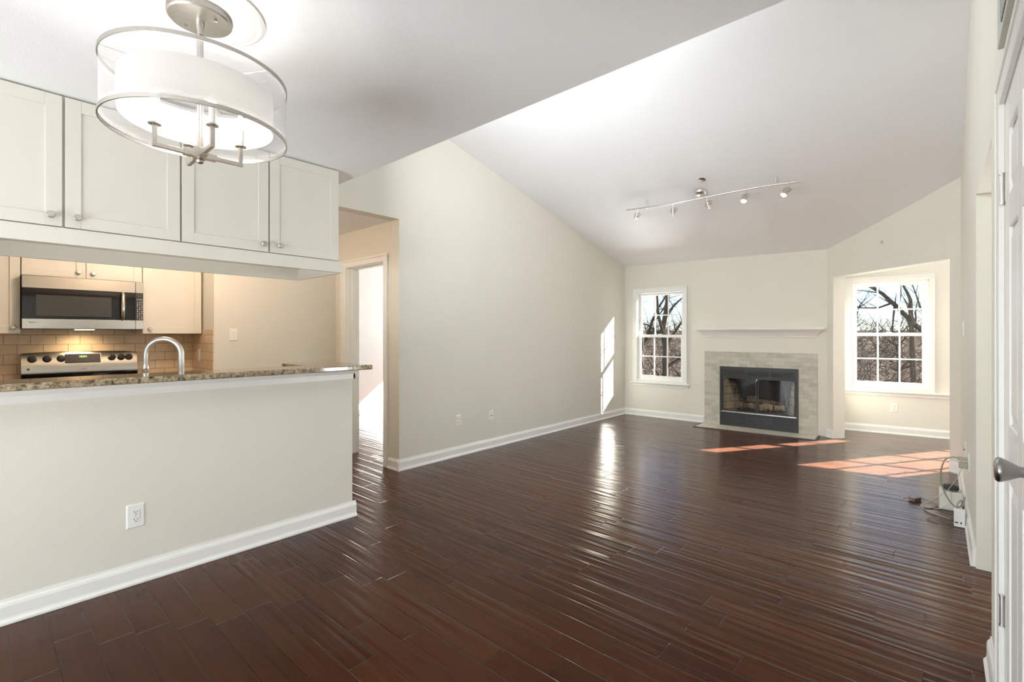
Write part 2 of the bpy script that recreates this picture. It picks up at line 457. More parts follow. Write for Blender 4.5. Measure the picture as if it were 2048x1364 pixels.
W1 = (.212, .962, .575, 1.975); W2 = (.075, .895, .60, 2.0); W3 = (1.55, 3.05, .30, 2.06)
FB = (1.500, 2.462, .016, .835)
wall('wall_left', LONG, 2.69, 7.25, .13, vault)
wall('wall_left.001', LONG, 1.84, 2.69, .13, vault, z0=2.40)
wall('wall_far', FAR, -.15, 2.79, .16, vault, [W1, FB])
wall('wall_corner', ANG, 0, (C - B).length, .155, vault, [(.097, 1.540, 0, 2.018)])
wall('wall_right', RIGHT, -6.12, 2.75, .14, lambda x, y: vault(x, y) if y > 1.8 else 2.5, [(-3.70, -2.67, 0, 2.075), (-2.165, -1.425, 0, 2.03)], step=.3)
wall('wall_alcove', ALC, -.25, 3.4, .16, 2.5, [W2, W3])
mb = MB()
mb.prism([(-.905, 7.27), (-1.06, 7.27), (-1.18, 8.05), (-1.02, 8.05)], 0, 2.5)
mb.box(2.3, 2.45, 6.1, 8.5, 0, 2.5); mb.box(.16, 2.45, 5.96, 6.10, 0, 2.5)
mb.prism([(-1.05, 7.21), (-.95, 7.3), (-.95, 7.4), (-1.15, 7.4), (-1.15, 7.21)], 0, 2.6)
struct(mb.build('wall_alcove.001', M['wall']))
# chimney chase outside, behind the fireplace
struct(MB().prism([(-2.68, 7.72), (-2.72, 8.15), (-1.20, 8.2), (-1.20, 7.78)], -7, 4.5).build('wall_chimney', M['offwhite']))
# rear of the dining side, with an added glazed opening for the fill lamp
wall('wall_rear', ((-3.4, -2.6, 0), 0.0), 0, 3.7, .14, 2.5, [(.45, 3.25, .12, 2.2)], n0=-.14)
struct(MB().box(-3.27, -3.13, -2.74, -.62, 0, 2.5).build('wall_dining', M['wall']))
# kitchen walls
mb = MB(); mb.box(-5.80, -5.672, -1.2, 1.60, 0, 2.5); mb.box(-5.80, -3.13, -1.3, -1.16, 0, 2.5)
struct(mb.build('wall_kitchen', M['wall']))
struct(MB().box(-5.80, -5.03, 1.482, 2.83, 0, 2.5).build('wall_kitchen.001', M['wall']))
# wall with the bedroom doorway
mb = MB(); mb.box(-5.10, -4.80, 2.69, 2.83, 0, 2.5); mb.box(-4.075, -3.966, 2.69, 2.83, 0, 2.45); mb.box(-4.80, -4.075, 2.69, 2.83, 2.03, 2.5)
struct(mb.build('wall_hall', M['wall']))
# bedroom
mb = MB(); mb.box(-7.14, -7.0, 2.7, 6.75, 0, 2.5); mb.box(-7.14, -5.0, 2.70, 2.83, 0, 2.5)
struct(mb.build('wall_bedroom', M['white']))
wall('wall_bedroom.001', ((-7.05, 6.6, 0), 0.0), 0, 3.2, .14, 2.5, [(.25, 2.35, .5, 2.08)], m=M['white'])
# side room behind the cased opening
mb = MB(); mb.box(1.5, 1.64, 2.2, 4.2, 0, 2.4); mb.box(.298, 1.64, 4.1, 4.2, 0, 2.4); mb.box(.298, 1.64, 2.3, 2.4, 0, 2.4); mb.box(.62, .74, 1.2, 2.3, 0, 2.4)
struct(mb.build('wall_side', M['wall']))

# half wall under the bar
struct(MB().box(-3.255, -3.135, -.64, 1.802, 0, 1.055).build('wall_bar', M['wall'], bevel=.004))
mb = MB()
mb.prism([(-3.136, .985), (-3.122, .985), (-3.122, 1.02), (-3.105, 1.045), (-3.105, 1.0545), (-3.136, 1.0545)], -.6, 1.815, 'y')
mb.box(-3.255, -3.122, 1.802, 1.815, .985, 1.0545)
struct(mb.build('trim_2', M['trim']))

# ------------------------------------------------------------------ baseboards
BP = [(0, 0), (.024, 0), (.024, .010), (.016, .022), (.0145, .030), (.0145, .078), (.011, .090), (.005, .098), (.004, .108), (0, .108)]
def base(name, runs):
    """runs of ((frame), s0, s1): profile on the inner side of a wall"""
    mb = MB()
    for fr, s0, s1 in runs:
        p = [(-n, z) for n, z in BP]; k = len(p)
        vs = []
        for s in (s0, s1):
            for n, z in p:
                x, y = to_world(fr, s, n); vs.append((x, y, z + .0005))
        fs = [list(range(k)), [k + i for i in range(k)][::-1]] + [(i, (i + 1) % k, k + (i + 1) % k, k + i) for i in range(k)]
        mb.add(vs, fs)
    return struct(mb.build(name, M['trim']))
HALF = ((-3.135, 0, 0), R(90)); HALLW = ((-5.0, 2.69, 0), 0.0)
base('baseboard_left', [(LONG, 2.668, 7.10)])
base('baseboard_hall', [(HALLW, .995, 1.185)])
base('baseboard_far', [(FAR, 0, 1.262)])
base('baseboard_bar', [(HALF, -.6, 1.825)])
base('baseboard_corner', [(ANG, 1.545, 1.655), (ANG, 0, .09)])
base('baseboard_right', [(RIGHT, -6.07, -3.72), (RIGHT, -2.668, -2.245)])
base('baseboard_alcove', [(ALC, -.1, 3.3)])
base('baseboard_bedroom', [(((-7.0, 0, 0), R(90)), 2.85, 6.6)])
base('baseboard_jamb', [(((-.90, 7.27, 0), R(97)), 0.0, .62)])

# ------------------------------------------------------------------ windows
def window(name, fr, hole, cas, sill_s0, sill_s1, sill_z, liner, deep=.15, cw=.062, top_extra=0.05, apron=True):
    s0, s1, z0, z1 = hole
    r = empty(name, fr[0], fr[1]); struct(r)
    cs0, cs1, cz1 = cas
    mb = MB()
    mb.box(cs0, s0 + .004, -.018, 0, sill_z, cz1 - .0182); mb.box(s1 - .004, cs1, -.018, 0, sill_z, cz1 - .0182); mb.box(s0 + .0041, s1 - .0041, -.018, 0, z1 - .004, cz1 - .0182)
    mb.box(cs0 - .004, cs0 + .018, -.026, -.0181, sill_z, cz1 - .0181); mb.box(cs1 - .018, cs1 + .004, -.026, -.0181, sill_z, cz1 - .0181); mb.box(cs0 - .004, cs1 + .004, -.026, -.0003, cz1 - .018, cz1 + .004)
    mb.build('casing', M['trim'], r, bevel=.003)
    mb = MB()
    mb.box(s0, s0 + liner, 0, deep, z0, z1); mb.box(s1 - liner, s1, 0, deep, z0, z1); mb.box(s0, s1, 0, deep, z1 - .022, z1); mb.box(s0, s1, .0, deep, z0, z0 + .012)
    for n in (.055, .105):
        mb.box(s0 + liner, s0 + liner + .008, n - .006, n + .002, z0, z1); mb.box(s1 - liner - .008, s1 - liner, n - .006, n + .002, z0, z1)
    mb.build('window_frame', M['trim'], r, bevel=.002)
    mb = MB(); mb.box(sill_s0, sill_s1, -.052, .03, sill_z - .024, sill_z)
    mb.build('window_sill', M['trim'], r, bevel=.006)
    if apron: MB().prism([(0, sill_z - .075), (-.012, sill_z - .07), (-.016, sill_z - .035), (-.026, sill_z - .024), (0, sill_z - .024)], sill_s0 + .03, sill_s1 - .03, 'x').build('apron', M['trim'], r)
    g0, g1 = s0 + liner + .001, s1 - liner - .001; mid = (z0 + z1) / 2 + .0
    for nm, n0, a, b, bot, topr in (('upper_sash', .075, mid - .02, z1 - .022, .036, .034), ('lower_sash', .035, z0 + .012, mid + .022, .062, .040)):
        st = .042; t = .032
        mb = MB()
        mb.box(g0, g0 + st, n0, n0 + t, a, b); mb.box(g1 - st, g1, n0, n0 + t, a, b); mb.box(g0 + st, g1 - st, n0, n0 + t, a, a + bot); mb.box(g0 + st, g1 - st, n0, n0 + t, b - topr, b)
        gw = (g1 - g0 - 2 * st) / 3
        mw = .0085
        for i in (1, 2): mb.box(g0 + st + gw * i - mw, g0 + st + gw * i + mw, n0 + .008, n0 + t - .006, a + bot, b - topr)
        zc = (a + bot + b - topr) / 2
        mb.box(g0 + st, g1 - st, n0 + .0085, n0 + t - .0065, zc - mw, zc + mw)
        sash = mb.build(nm, M['trim'], r, bevel=.002)
        MB().box(g0 + st - .006, g1 - st + .006, n0 + .014, n0 + .019, a + bot - .006, b - topr + .006).build('glass_pane', M['pane'], sash)
    if nm: MB().box((g0 + g1) / 2 - .03, (g0 + g1) / 2 + .03, .02, .036, mid + .022, mid + .034).build('sash_lock', M['white'], r, bevel=.003)
    return r
window('window_1', FAR, W1, (.157, 1.016, 2.028), .114, 1.062, .552, .010)
window('window_2', ALC, W2, (.014, .934, 2.058), -.2, 3.3, .565, .028)
def plain_window(name, fr, hole, cols, rows):
    s0, s1, z0, z1 = hole; r = struct(empty(name, fr[0], fr[1])); mb = MB(); b = .05
    mb.box(s0, s0 + b, .03, .09, z0, z1); mb.box(s1 - b, s1, .03, .09, z0, z1); mb.box(s0, s1, .03, .09, z0, z0 + b); mb.box(s0, s1, .03, .09, z1 - b, z1)
    for i in range(1, cols): x = s0 + (s1 - s0) * i / cols; mb.box(x - .012, x + .012, .045, .075, z0, z1)
    for j in range(1, rows): z = z0 + (z1 - z0) * j / rows; mb.box(s0, s1, .046, .074, z - .012, z + .012)
    mb.build('window_frame', M['trim'], r)
    MB().box(s0 + .01, s1 - .01, .058, .062, z0 + .01, z1 - .01).build('glass_pane', M['pane'], r)
plain_window('window_3', ALC, W3, 4, 4)
plain_window('window_4', ((-7.05, 6.6, 0), 0.0), (.25, 2.35, .5, 2.08), 3, 2)
plain_window('added_window_5', ((-3.4, -2.6, 0), 0.0), (.45, 3.25, .12, 2.2), 2, 1)  # added window behind the camera, backs the rear fill lamp
bpy.data.objects['added_window_5'].location.y -= .12
plain_window('added_window_6', ((-3.0, 1.80, 0), 0.0), (0, 2.3, 2.68, 3.24), 4, 1)  # added frame and pane on the solid riser, dressing the vault lamp

# ------------------------------------------------------------------ bedroom doorway casing, door on the right
r = struct(empty('trim_1', (0, 2.69, 0)))
mb = MB()
for a, b in ((-4.895, -4.795), (-4.080, -4.010)):
    mb.box(a, b, -.018, 0, 0, 2.022)
mb.box(-4.8749, -4.0301, -.018, 0, 2.0221, 2.0749)
mb.box(-4.897, -4.875, -.025, -.0181, 0, 2.075); mb.box(-4.03, -4.008, -.025, -.0181, 0, 2.075); mb.box(-4.897, -4.008, -.025, -.0003, 2.0751, 2.097)
mb.build('door_casing', M['trim'], r, bevel=.003)
mb = MB(); mb.box(-4.80, -4.785, 0, .14, 0, 2.03); mb.box(-4.09, -4.075, 0, .14, 0, 2.03); mb.box(-4.785, -4.09, 0, .14, 2.015, 2.03)
mb.box(-4.785, -4.773, .05, .09, 0, 2.015); mb.box(-4.102, -4.09, .05, .09, 0, 2.015); mb.box(-4.773, -4.102, .05, .09, 2.003, 2.015)
mb.build('door_jamb', M['trim'], r, bevel=.002)

d = struct(empty('door_1', (.158, 0, 0), R(-90)))      # local x = -y of the room, local y = +x
hs = -2.158; ds = -1.432
mb = MB()
for a, b in ((-2.242, -2.165), (-1.425, -1.35)):
    mb.box(a, b, -.014, 0, 0, 2.0299)
mb.box(-2.2259, -1.3661, -.014, 0, 2.03, 2.0899)
mb.box(-2.244, -2.226, -.019, -.0141, 0, 2.0899); mb.box(-1.366, -1.348, -.019, -.0141, 0, 2.0899); mb.box(-2.244, -1.348, -.019, -.0003, 2.09, 2.108)
mb.build('door_casing', M['trim'], d, bevel=.003)
mb = MB(); mb.box(-2.165, -2.159, 0, .14, 0, 2.03); mb.box(-1.431, -1.425, 0, .14, 0, 2.03); mb.box(-2.159, -1.431, 0, .14, 2.024, 2.03); mb.box(-2.159, -2.145, .05, .09, 0, 2.024)
mb.build('door_jamb', M['trim'], d)
mb = MB(); mb.box(hs, ds, .010, .035, .008, 2.021)
ss = [hs, hs + .108, hs + .318, hs + .408, hs + .618, ds]
zs = [.008, .21, .86, 1.03, 1.62, 1.72, 1.915, 2.021]
for a, b in ((0, 1), (2, 3), (4, 5)): mb.box(ss[a], ss[b], 0, .010, .008, 2.021)
for a, b in ((0, 1), (2, 3), (4, 5), (6, 7)):
    for c_, e in ((1, 2), (3, 4)): mb.box(ss[c_], ss[e], 0, .010, zs[a], zs[b])
slab = mb.build('door_slab', M['door'], d, bevel=.0035)
def raised(mb, x0, x1, z0, z1, yb, yf, m1, m2):
    a = [(x0 + m1, yb, z0 + m1), (x1 - m1, yb, z0 + m1), (x1 - m1, yb, z1 - m1), (x0 + m1, yb, z1 - m1)]
    b = [(x0 + m2, yf, z0 + m2), (x1 - m2, yf, z0 + m2), (x1 - m2, yf, z1 - m2), (x0 + m2, yf, z1 - m2)]
    mb.add(a + b, [(0, 1, 5, 4), (1, 2, 6, 5), (2, 3, 7, 6), (3, 0, 4, 7), (4, 5, 6, 7), (3, 2, 1, 0)])
for a, b in ((1, 2), (3, 4), (5, 6)):
    for c_, e in ((1, 2), (3, 4)):
        mb = MB(); raised(mb, ss[c_], ss[e], zs[a], zs[b], .0102, .002, .010, .040); mb.build('door_panel', M['door'], slab)
for z in (.427, 1.76):
    mb = MB(); mb.box(hs - .006, hs + .030, -.0015, .001, z - .044, z + .044); mb.tube([(hs - .004, -.007, z - .045), (hs - .004, -.007, z + .045)], .0062, 10)
    mb.tube([(hs - .004, -.007, z - .05), (hs - .004, -.007, z - .044)], .0075, 10); mb.tube([(hs - .004, -.007, z + .044), (hs - .004, -.007, z + .05)], .0075, 10)
    mb.build('hinge', M['nickelw'], d, smooth=40)
mb = MB(); mb.lathe([(.0, .0), (.031, 0), (.031, .004), (.022, .011), (.013, .014), (.0115, .026), (.0125, .030), (.021, .046), (.0262, .056), (.0275, .062), (.0245, .0665), (.018, .0685), (0, .069)], (-1.515, .004, 1.0), (0, -1, 0), 32)
mb.build('door_knob', mat('dark_satin_nickel', (.36, .35, .34), .26, 1.0, var=.03), d, smooth=50)

# ------------------------------------------------------------------ wall outlets and switches
def plate(name, fr, s, z, label, cat, w_=.072, h_=.116, kind='outlet', group=None, n0=0.0):
    r = empty(name, (*to_world(fr, s, n0), z), fr[1])
    mb = MB(); mb.hexa([(-w_ / 2, -.0015, -h_ / 2), (w_ / 2, -.0015, -h_ / 2), (w_ / 2, 0, -h_ / 2), (-w_ / 2, 0, -h_ / 2)], [(-w_ / 2, -.0015, h_ / 2), (w_ / 2, -.0015, h_ / 2), (w_ / 2, 0, h_ / 2), (-w_ / 2, 0, h_ / 2)])
    i = .006
    a = [(-w_ / 2, -.0015, -h_ / 2), (w_ / 2, -.0015, -h_ / 2), (w_ / 2, -.0015, h_ / 2), (-w_ / 2, -.0015, h_ / 2)]
    b = [(-w_ / 2 + i, -.006, -h_ / 2 + i), (w_ / 2 - i, -.006, -h_ / 2 + i), (w_ / 2 - i, -.006, h_ / 2 - i), (-w_ / 2 + i, -.006, h_ / 2 - i)]
    mb.add(a + b, [(0, 1, 5, 4), (1, 2, 6, 5), (2, 3, 7, 6), (3, 0, 4, 7), (4, 5, 6, 7), (3, 2, 1, 0)])
    mb.build('cover_plate', M['white'], r)
    if kind in ('outlet', 'gfci'):
        zz = (.0195, -.0195)
        if kind == 'gfci':
            MB().box(-.0165, .0165, -.0085, -.0055, -.0335, .0335).build('receptacle', M['white'], r, bevel=.001)
        for z_ in zz:
            if kind == 'outlet':
                MB().lathe([(0, 0), (.0165, 0), (.0165, .002), (.015, .003), (0, .003)], (0, -.0055, z_), (0, -1, 0), 24).build('receptacle', M['white'], r, smooth=40)
            mb = MB(); y = -.0092
            mb.box(-.0078, -.0055, y, y + .002, z_ - .001, z_ + .008); mb.box(.0055, .0075, y, y + .002, z_ - .001, z_ + .007)
            mb.lathe([(0, 0), (.0026, 0), (.0026, .002), (0, .002)], (0, y + .002, z_ - .0075), (0, -1, 0), 10)
            mb.build('slot', M['hole'], r)
        if kind == 'gfci':
            MB().box(-.006, .006, -.0092, -.008, -.004, .004).build('test_button', M['offwhite'], r)
    elif kind == 'switch':
        mb = MB(); mb.hexa([(-.0165, -.006, -.033), (.0165, -.006, -.033), (.0165, -.005, -.033), (-.0165, -.005, -.033)], [(-.0165, -.0115, .033), (.0165, -.0115, .033), (.0165, -.005, .033), (-.0165, -.005, .033)])
        mb.build('rocker', M['white'], r, bevel=.001)
    elif kind == 'cable':
        MB().lathe([(0, 0), (.0065, 0), (.0065, .004), (.0045, .004), (.0045, .010), (0, .010)], (0, -.0055, 0), (0, -1, 0), 12).build('connector', M['brownp'], r, smooth=40)
    return tag(r, label, cat)
plate('wall_outlet', HALF, .560, .353, 'white rectangular electrical outlet with dark slots on the half wall under the granite bar', 'outlet', .079, .125, 'gfci')
plate('wall_outlet.001', LONG, 3.445, .382, 'white two-socket outlet low on the long left wall, nearer the doorway', 'outlet')
plate('cable_outlet', LONG, 3.944, .372, 'white cable plate with one dark connector low on the long left wall', 'outlet', kind='cable')
plate('wall_outlet.002', ALC, .538, .350, 'white outlet low on the alcove wall below the window', 'outlet', .075, .118)
plate('wall_outlet.003', RIGHT, -4.44, .441, 'white outlet with plugs in it, on the right wall above the white box', 'outlet')
plate('cable_outlet.001', RIGHT, -4.976, .430, 'white wall plate on the right wall, just beyond the plugged outlet', 'outlet', kind='cable')
plate('light_switch', ((-5.03, 0, 0), R(90)), 1.647, 1.297, 'white rocker light switch on the beige wall right of the stove', 'switch', kind='switch')
plate('light_switch.001', RIGHT, -5.348, 1.347, 'white light switch seen edge-on on the right wall', 'switch', kind='switch')
plate('wall_outlet.004', ((-5.44, 1.482, 0), 0.0), 0, 1.098, 'pale outlet set in the tiled return right of the stove', 'outlet', n0=-.008)

# ------------------------------------------------------------------ peninsula wall cabinets
def knob(mb, x, y, z, ax):
    mb.lathe([(0, 0), (.008, 0), (.0065, .008), (.0075, .013), (.0155, .018), (.0165, .023), (.013, .0275), (0, .029)], (x, y, z), ax, 24); return mb
def shaker(y0, y1, z0, z1, xf, stile=.058, t=.019):
    """a shaker door facing +x, front at xf"""
    mb = MB()
    mb.box(xf - t, xf - .007, y0, y1, z0, z1)
    mb.box(xf - .0075, xf, y0, y0 + stile, z0, z1); mb.box(xf - .0075, xf, y1 - stile, y1, z0, z1)
    mb.box(xf - .0075, xf, y0 + stile, y1 - stile, z0, z0 + stile); mb.box(xf - .0075, xf, y0 + stile, y1 - stile, z1 - stile, z1)
    return mb
def cabinet(name, label, x0, xf, y0, y1, z0, z1, doors, group, dz0=.0, dz1=.0):
    r = empty(name, (0, 0, 0))
    MB().box(x0, xf - .0205, y0, y1, z0, z1).build('cabinet_body', M['cab'], r, bevel=.001)
    for a, b, kpos in doors:
        o = shaker(a, b, z0 + dz0, z1 - dz1, xf).build('door', M['cab'], r, bevel=.0015)
        if kpos is not None: knob(MB(), xf, kpos[0], kpos[1], (1, 0, 0)).build('knob', M['nickel'], o, smooth=45)
    return tag(r, label, 'cabinet', group)
XF = -3.10
cabinet('wall_cabinet', 'upper cabinet over the bar with two doors and the chandelier in front of it', -3.73, XF, -.188, .7525, 1.805, 2.438,
        [(-.184, .2765, (.236, 1.859)), (.2865, .7485, (.330, 1.860))], 'upper cabinets over the bar', .006, .008)
cabinet('wall_cabinet.001', 'upper cabinet over the bar at its right end beside the hall, with two doors', -3.73, XF, .7535, 1.680, 1.805, 2.438,
        [(.7575, 1.212, (1.182, 1.857)), (1.222, 1.677, (1.278, 1.858))], 'upper cabinets over the bar', .006, .008)
cabinet('wall_cabinet.002', 'upper cabinet over the bar left of the two-door one behind the chandelier', -3.73, XF, -.615, -.189, 1.805, 2.438,
        [(-.611, -.193, (-.23, 1.859))], 'upper cabinets over the bar', .006, .008)
# skirt under the cabinets
mb = MB()
mb.box(-3.112, -3.090, -.615, 1.700, 1.728, 1.8045); mb.box(-3.745, -3.725, -.615, 1.700, 1.722, 1.8045); mb.box(-3.725, -3.112, 1.680, 1.700, 1.725, 1.8045); mb.box(-3.725, -3.112, -.615, -.595, 1.725, 1.8045)
tag(mb.build('light_rail', M['cab'], bevel=.0015), 'pale wooden skirt board running below the cabinets over the bar', 'moulding')

# ------------------------------------------------------------------ granite bar, lower counter, faucet
mb = MB()
mb.prism([(-2.965, -.62), (-2.965, 1.86), (-3.63, 1.86), (-3.63, 1.512), (-3.262, 1.512), (-3.262, -.62)], 1.0555, 1.088)
tag(mb.build('bar_top', M['granite'], bevel=.006, seg=3), 'speckled brown granite bar top on the half wall', 'countertop')
r = tag(empty('base_cabinet', (0, 0, 0)), 'low kitchen cabinet behind the half wall under the sink counter', 'cabinet')
MB().box(-3.86, -3.258, -.62, 1.50, .0, .876).build('cabinet_body', M['cab'], r)
tag(MB().box(-3.885, -3.2575, -.62, 1.505, .8765, .914).build('sink_counter', M['granite'], bevel=.004), 'granite sink counter behind the raised bar', 'countertop')
r = tag(empty('faucet', (-3.40, .825, .9145)), 'tall arched brushed steel faucet standing behind the bar', 'faucet')
MB().lathe([(0, 0), (.030, 0), (.030, .006), (.022, .012), (.0195, .016), (.0195, .10), (.018, .105), (0, .105)], seg=28).build('faucet_base', M['nickelw'], r, smooth=40)
pts = [(0, 0, .09), (0, 0, .27)]; rad = .0875
ty = Vector((-.08, -.155, 0)).normalized()
for i in range(1, 17):
    a = math.pi * i / 16 * .98
    c_ = ty * (rad * (1 - math.cos(a))); pts.append((c_.x, c_.y, .27 + rad * math.sin(a)))
end = Vector(pts[-1]); pts.append((end.x + ty.x * .003, end.y + ty.y * .003, .20))
MB().tube(pts, [.0165] * 2 + [.0165 - .004 * i / 16 for i in range(16)] + [.0125], 16).build('spout', M['nickelw'], r, smooth=50)
MB().lathe([(0, 0), (.0125, 0), (.0155, .004), (.0175, .035), (.0145, .05), (.0128, .055), (0, .055)], (end.x + ty.x * .003, end.y + ty.y * .003, .155), seg=20).build('spray_head', M['chrome'], r, smooth=40)
MB().tube([(.0, .018, .075), (.0, .05, .10), (.0, .085, .115)], [.007, .006, .005], 10).build('lever', M['nickelw'], r, smooth=50)

# ------------------------------------------------------------------ kitchen back wall
tag(MB().box(-5.671, -5.661, -1.15, 1.4715, .915, 1.36).build('backsplash', M['splash']), 'tan stone tile backsplash behind the stove', 'tile backsplash')
tag(MB().box(-5.661, -5.031, 1.4720, 1.4815, .915, 1.349).build('backsplash.001', M['splashr']), 'tan stone tiles on the short return wall right of the stove', 'tile backsplash')
cabinet('wall_cabinet.003', 'kitchen wall cabinet left of the microwave', -5.668, -5.34, -.24, .2385, 1.309, 2.2, [(-.237, .2365, (.198, 1.354))], 'kitchen wall cabinets')
cabinet('wall_cabinet.004', 'short two-door kitchen cabinet directly above the microwave', -5.668, -5.34, .2415, 1.0015, 1.768, 2.2, [(.2435, .620, (.577, 1.816)), (.624, .9995, (.667, 1.812))], 'kitchen wall cabinets')
cabinet('wall_cabinet.005', 'kitchen wall cabinet right of the microwave', -5.668, -5.34, 1.0045, 1.468, 1.309, 2.2, [(1.0065, 1.464, (1.055, 1.35))], 'kitchen wall cabinets')
struct(MB().box(-5.67, -5.36, -1.15, 1.47, 2.2015, 2.44).build('wall_soffit', M['wall']))

# microwave
r = tag(empty('microwave', (-5.27, .62, 1.342)), 'stainless over-the-range microwave with dark window and keypad', 'microwave')
MB().box(-.385, -.022, -.378, .378, .012, .418).build('housing', M['black'], r)
MB().box(-.385, -.02, -.37, .37, .0, .0115).build('underside', M['grey'], r)
bow = lambda y: .020 * (1 - (y / .378) ** 2)
def bowed(y0, y1, z0, z1, depth=.022, dx=0.0, n=14):
    mb = MB(); poly = [(-depth, y0)] + [(bow(y0 + (y1 - y0) * i / n) + dx, y0 + (y1 - y0) * i / n) for i in range(n + 1)] + [(-depth, y1)]
    return mb.prism(poly, z0, z1, 'z')
bowed(-.378, .3195, .322, .418).build('vent_band', M['steel'], r, smooth=30, bevel=.002)
bowed(-.378, .3195, .004, .082).build('door_band', M['steel'], r, smooth=30, bevel=.002)
bowed(.322, .378, .322, .418).build('vent_band', M['steel'], r, bevel=.002)
bowed(.322, .378, .004, .082).build('control_band', M['steel'], r, bevel=.002)
dr = bowed(-.376, .3195, .083, .3215, dx=-.003).build('door', M['blackg'], r, smooth=30)
mb = bowed(-.297, .152, .106, .268, depth=-.0185 + .0, dx=-.0022)
bowed(-.300, .155, .106, .270, depth=.004, dx=-.0024).build('door_window', M['screen'], dr, smooth=30)
pts = [(bow(.228) - .003, .228, .085), (.030, .229, .105), (.036, .230, .20), (.030, .231, .30), (bow(.23) - .003, .231, .3195)]
mb = MB(); mb.tube(pts, [.011, .0135, .015, .0135, .011], 14); mb.build('handle', M['steel'], dr, smooth=60)
cp = bowed(.322, .376, .083, .3215, dx=-.003).build('control_panel', M['dark'], r)
MB().box(.0, .0068, .329, .370, .282, .308).build('display', M['lcd'], cp)
mb = MB()
rnd = random.Random(3)
for k in range(3): mb.box(.0, .0062, .3285 + .0145 * k, .340 + .0145 * k, .258, .272)
mb.build('key_row', M['grey'], cp)
mb = MB()
for j in range(10):
    for k in range(3):
        y = .334 + .0155 * k; z = .242 - .0162 * j; s_ = .0042 if (j + k) % 3 else .003
        mb.lathe([(0, 0), (s_, 0), (s_, .0007), (0, .0007)], (.0052 + bow(y) * .0, y, z), (1, 0, 0), 8)
mb.build('keypad', M['offwhite'], cp)
def text(name, s, size, parent, loc, rot, m, ext=.0004, align='CENTER'):
    cu = bpy.data.curves.new(name, 'FONT'); cu.body = s; cu.size = size; cu.extrude = ext; cu.align_x = align; cu.align_y = 'CENTER'
    cu.materials.append(m); tmp = bpy.data.objects.new(name + '_outline', cu); col.objects.link(tmp)
    bpy.context.view_layer.update()
    me = bpy.data.meshes.new_from_object(tmp.evaluated_get(bpy.context.evaluated_depsgraph_get()))
    col.objects.unlink(tmp); bpy.data.objects.remove(tmp); bpy.data.curves.remove(cu)
    me.name = name; me.materials.clear(); me.materials.append(m)
    o = bpy.data.objects.new(name, me); link(o, parent); o.location = loc; o.rotation_euler = rot; return o
FX = (R(90), 0, R(90))
text('badge', 'KENMORE', .0125, r, (bow(-.31) + .0006, -.311, .052), FX, M['black'])
MB().box(-.16, -.10, -.06, .06, -.004, -.0005).build('hood_lamp', M['hoodlamp'], r)
light('hood_light', 'SPOT', (-5.45, .62, 1.33), 8, (1, .74, .42), (-.45, 0, -1), spot_size=R(130), spot_blend=.8, shadow_soft_size=.05)

# range
r = tag(empty('kitchen_range', (-5.66, .63, 0)), 'stainless electric range with black knobs and green clock below the microwave', 'stove')
MB().box(0.0, .62, -.38, .38, .0, .896).build('range_body', M['black'], r)
MB().box(-.0, .645, -.381, .381, .8965, .916).build('cooktop', M['blackg'], r, bevel=.004)
poly = [(.004, .918), (.075, .918), (.100, .955), (.098, .985), (.062, 1.135), (.048, 1.153), (.004, 1.153)]
bgd = MB().prism(poly[:1] + [(.085, .918), (.102, .965), (.098, .972), (.004, .972)], -.379, .379, 'y').build('lower_guard', M['blackg'], r, smooth=30)
sl = Vector((.062 - .0985, 0, 1.135 - .985)).normalized(); nrm = Vector((sl.z, 0, -sl.x))
# the steel face is slightly crowned towards its top centre
mb = MB(); vs = []; fs = []; ny = 24
for i in range(ny + 1):
    y = -.378 + .756 * i / ny; up = .012 * (1 - (y / .378) ** 4) - .012
    prof = [(.006, .973), (.0985, .973), (.1, .985), (.062, 1.135 + up), (.05, 1.153 + up), (.006, 1.153 + up)]
    vs += [(a, y, b) for a, b in prof]
for i in range(ny):
    for k in range(6): fs.append((i * 6 + k, i * 6 + (k + 1) % 6, (i + 1) * 6 + (k + 1) % 6, (i + 1) * 6 + k))
fs += [list(range(6))[::-1], [ny * 6 + k for k in range(6)]]
mb.add(vs, fs); face = mb.build('control_panel', M['steel'], r, smooth=30)
def onface(y, z):
    t = (z - .985) / (1.135 - .985); return Vector((.0995 + (.062 - .0995) * t, y, z))
for y in (-.314, -.225, -.138, .196, .262, .318):
    p = onface(y, 1.094); mb = MB()
    mb.lathe([(0, 0), (.029, 0), (.0285, .006), (.0215, .010), (.019, .022), (0, .023)], p, nrm, 24)
    mb.box(-.0045, .0045, -.0185, .0185, .02, .031, Matrix.Translation(p) @ Vector((0, 0, 1)).rotation_difference(nrm).to_matrix().to_4x4() @ Matrix.Rotation(rnd.uniform(-.5, .5), 4, 'Z'))
    mb.build('knob', M['dark'], r, smooth=35)
Q = Matrix.Translation(onface(0, 1.09)) @ Vector((0, 0, 1)).rotation_difference(nrm).to_matrix().to_4x4()
mb = MB(); mb.box(-.046, .046, -.122, .122, 0, .0025, Q); clk = mb.build('clock_frame', M['nickelw'], r, bevel=.002)
mb = MB(); mb.box(-.041, .041, -.117, .117, .001, .0032, Q); pn = mb.build('clock_panel', M['blackg'], clk)
t = text('clock_digits', '10:54', .024, clk, (0, 0, 0), (0, 0, 0), M['led'], .0002)
t.matrix_local = Q @ Matrix.Translation((-.018, .0, .0035)) @ Matrix.Rotation(R(90), 4, 'Z')
t = text('badge', 'KENMORE', .010, r, (0, 0, 0), (0, 0, 0), M['black'], .0002)
t.matrix_local = Matrix.Translation(onface(.0, 1.0)) @ Vector((0, 0, 1)).rotation_difference(nrm).to_matrix().to_4x4() @ Matrix.Translation((0, 0, .0008)) @ Matrix.Rotation(R(90), 4, 'Z')
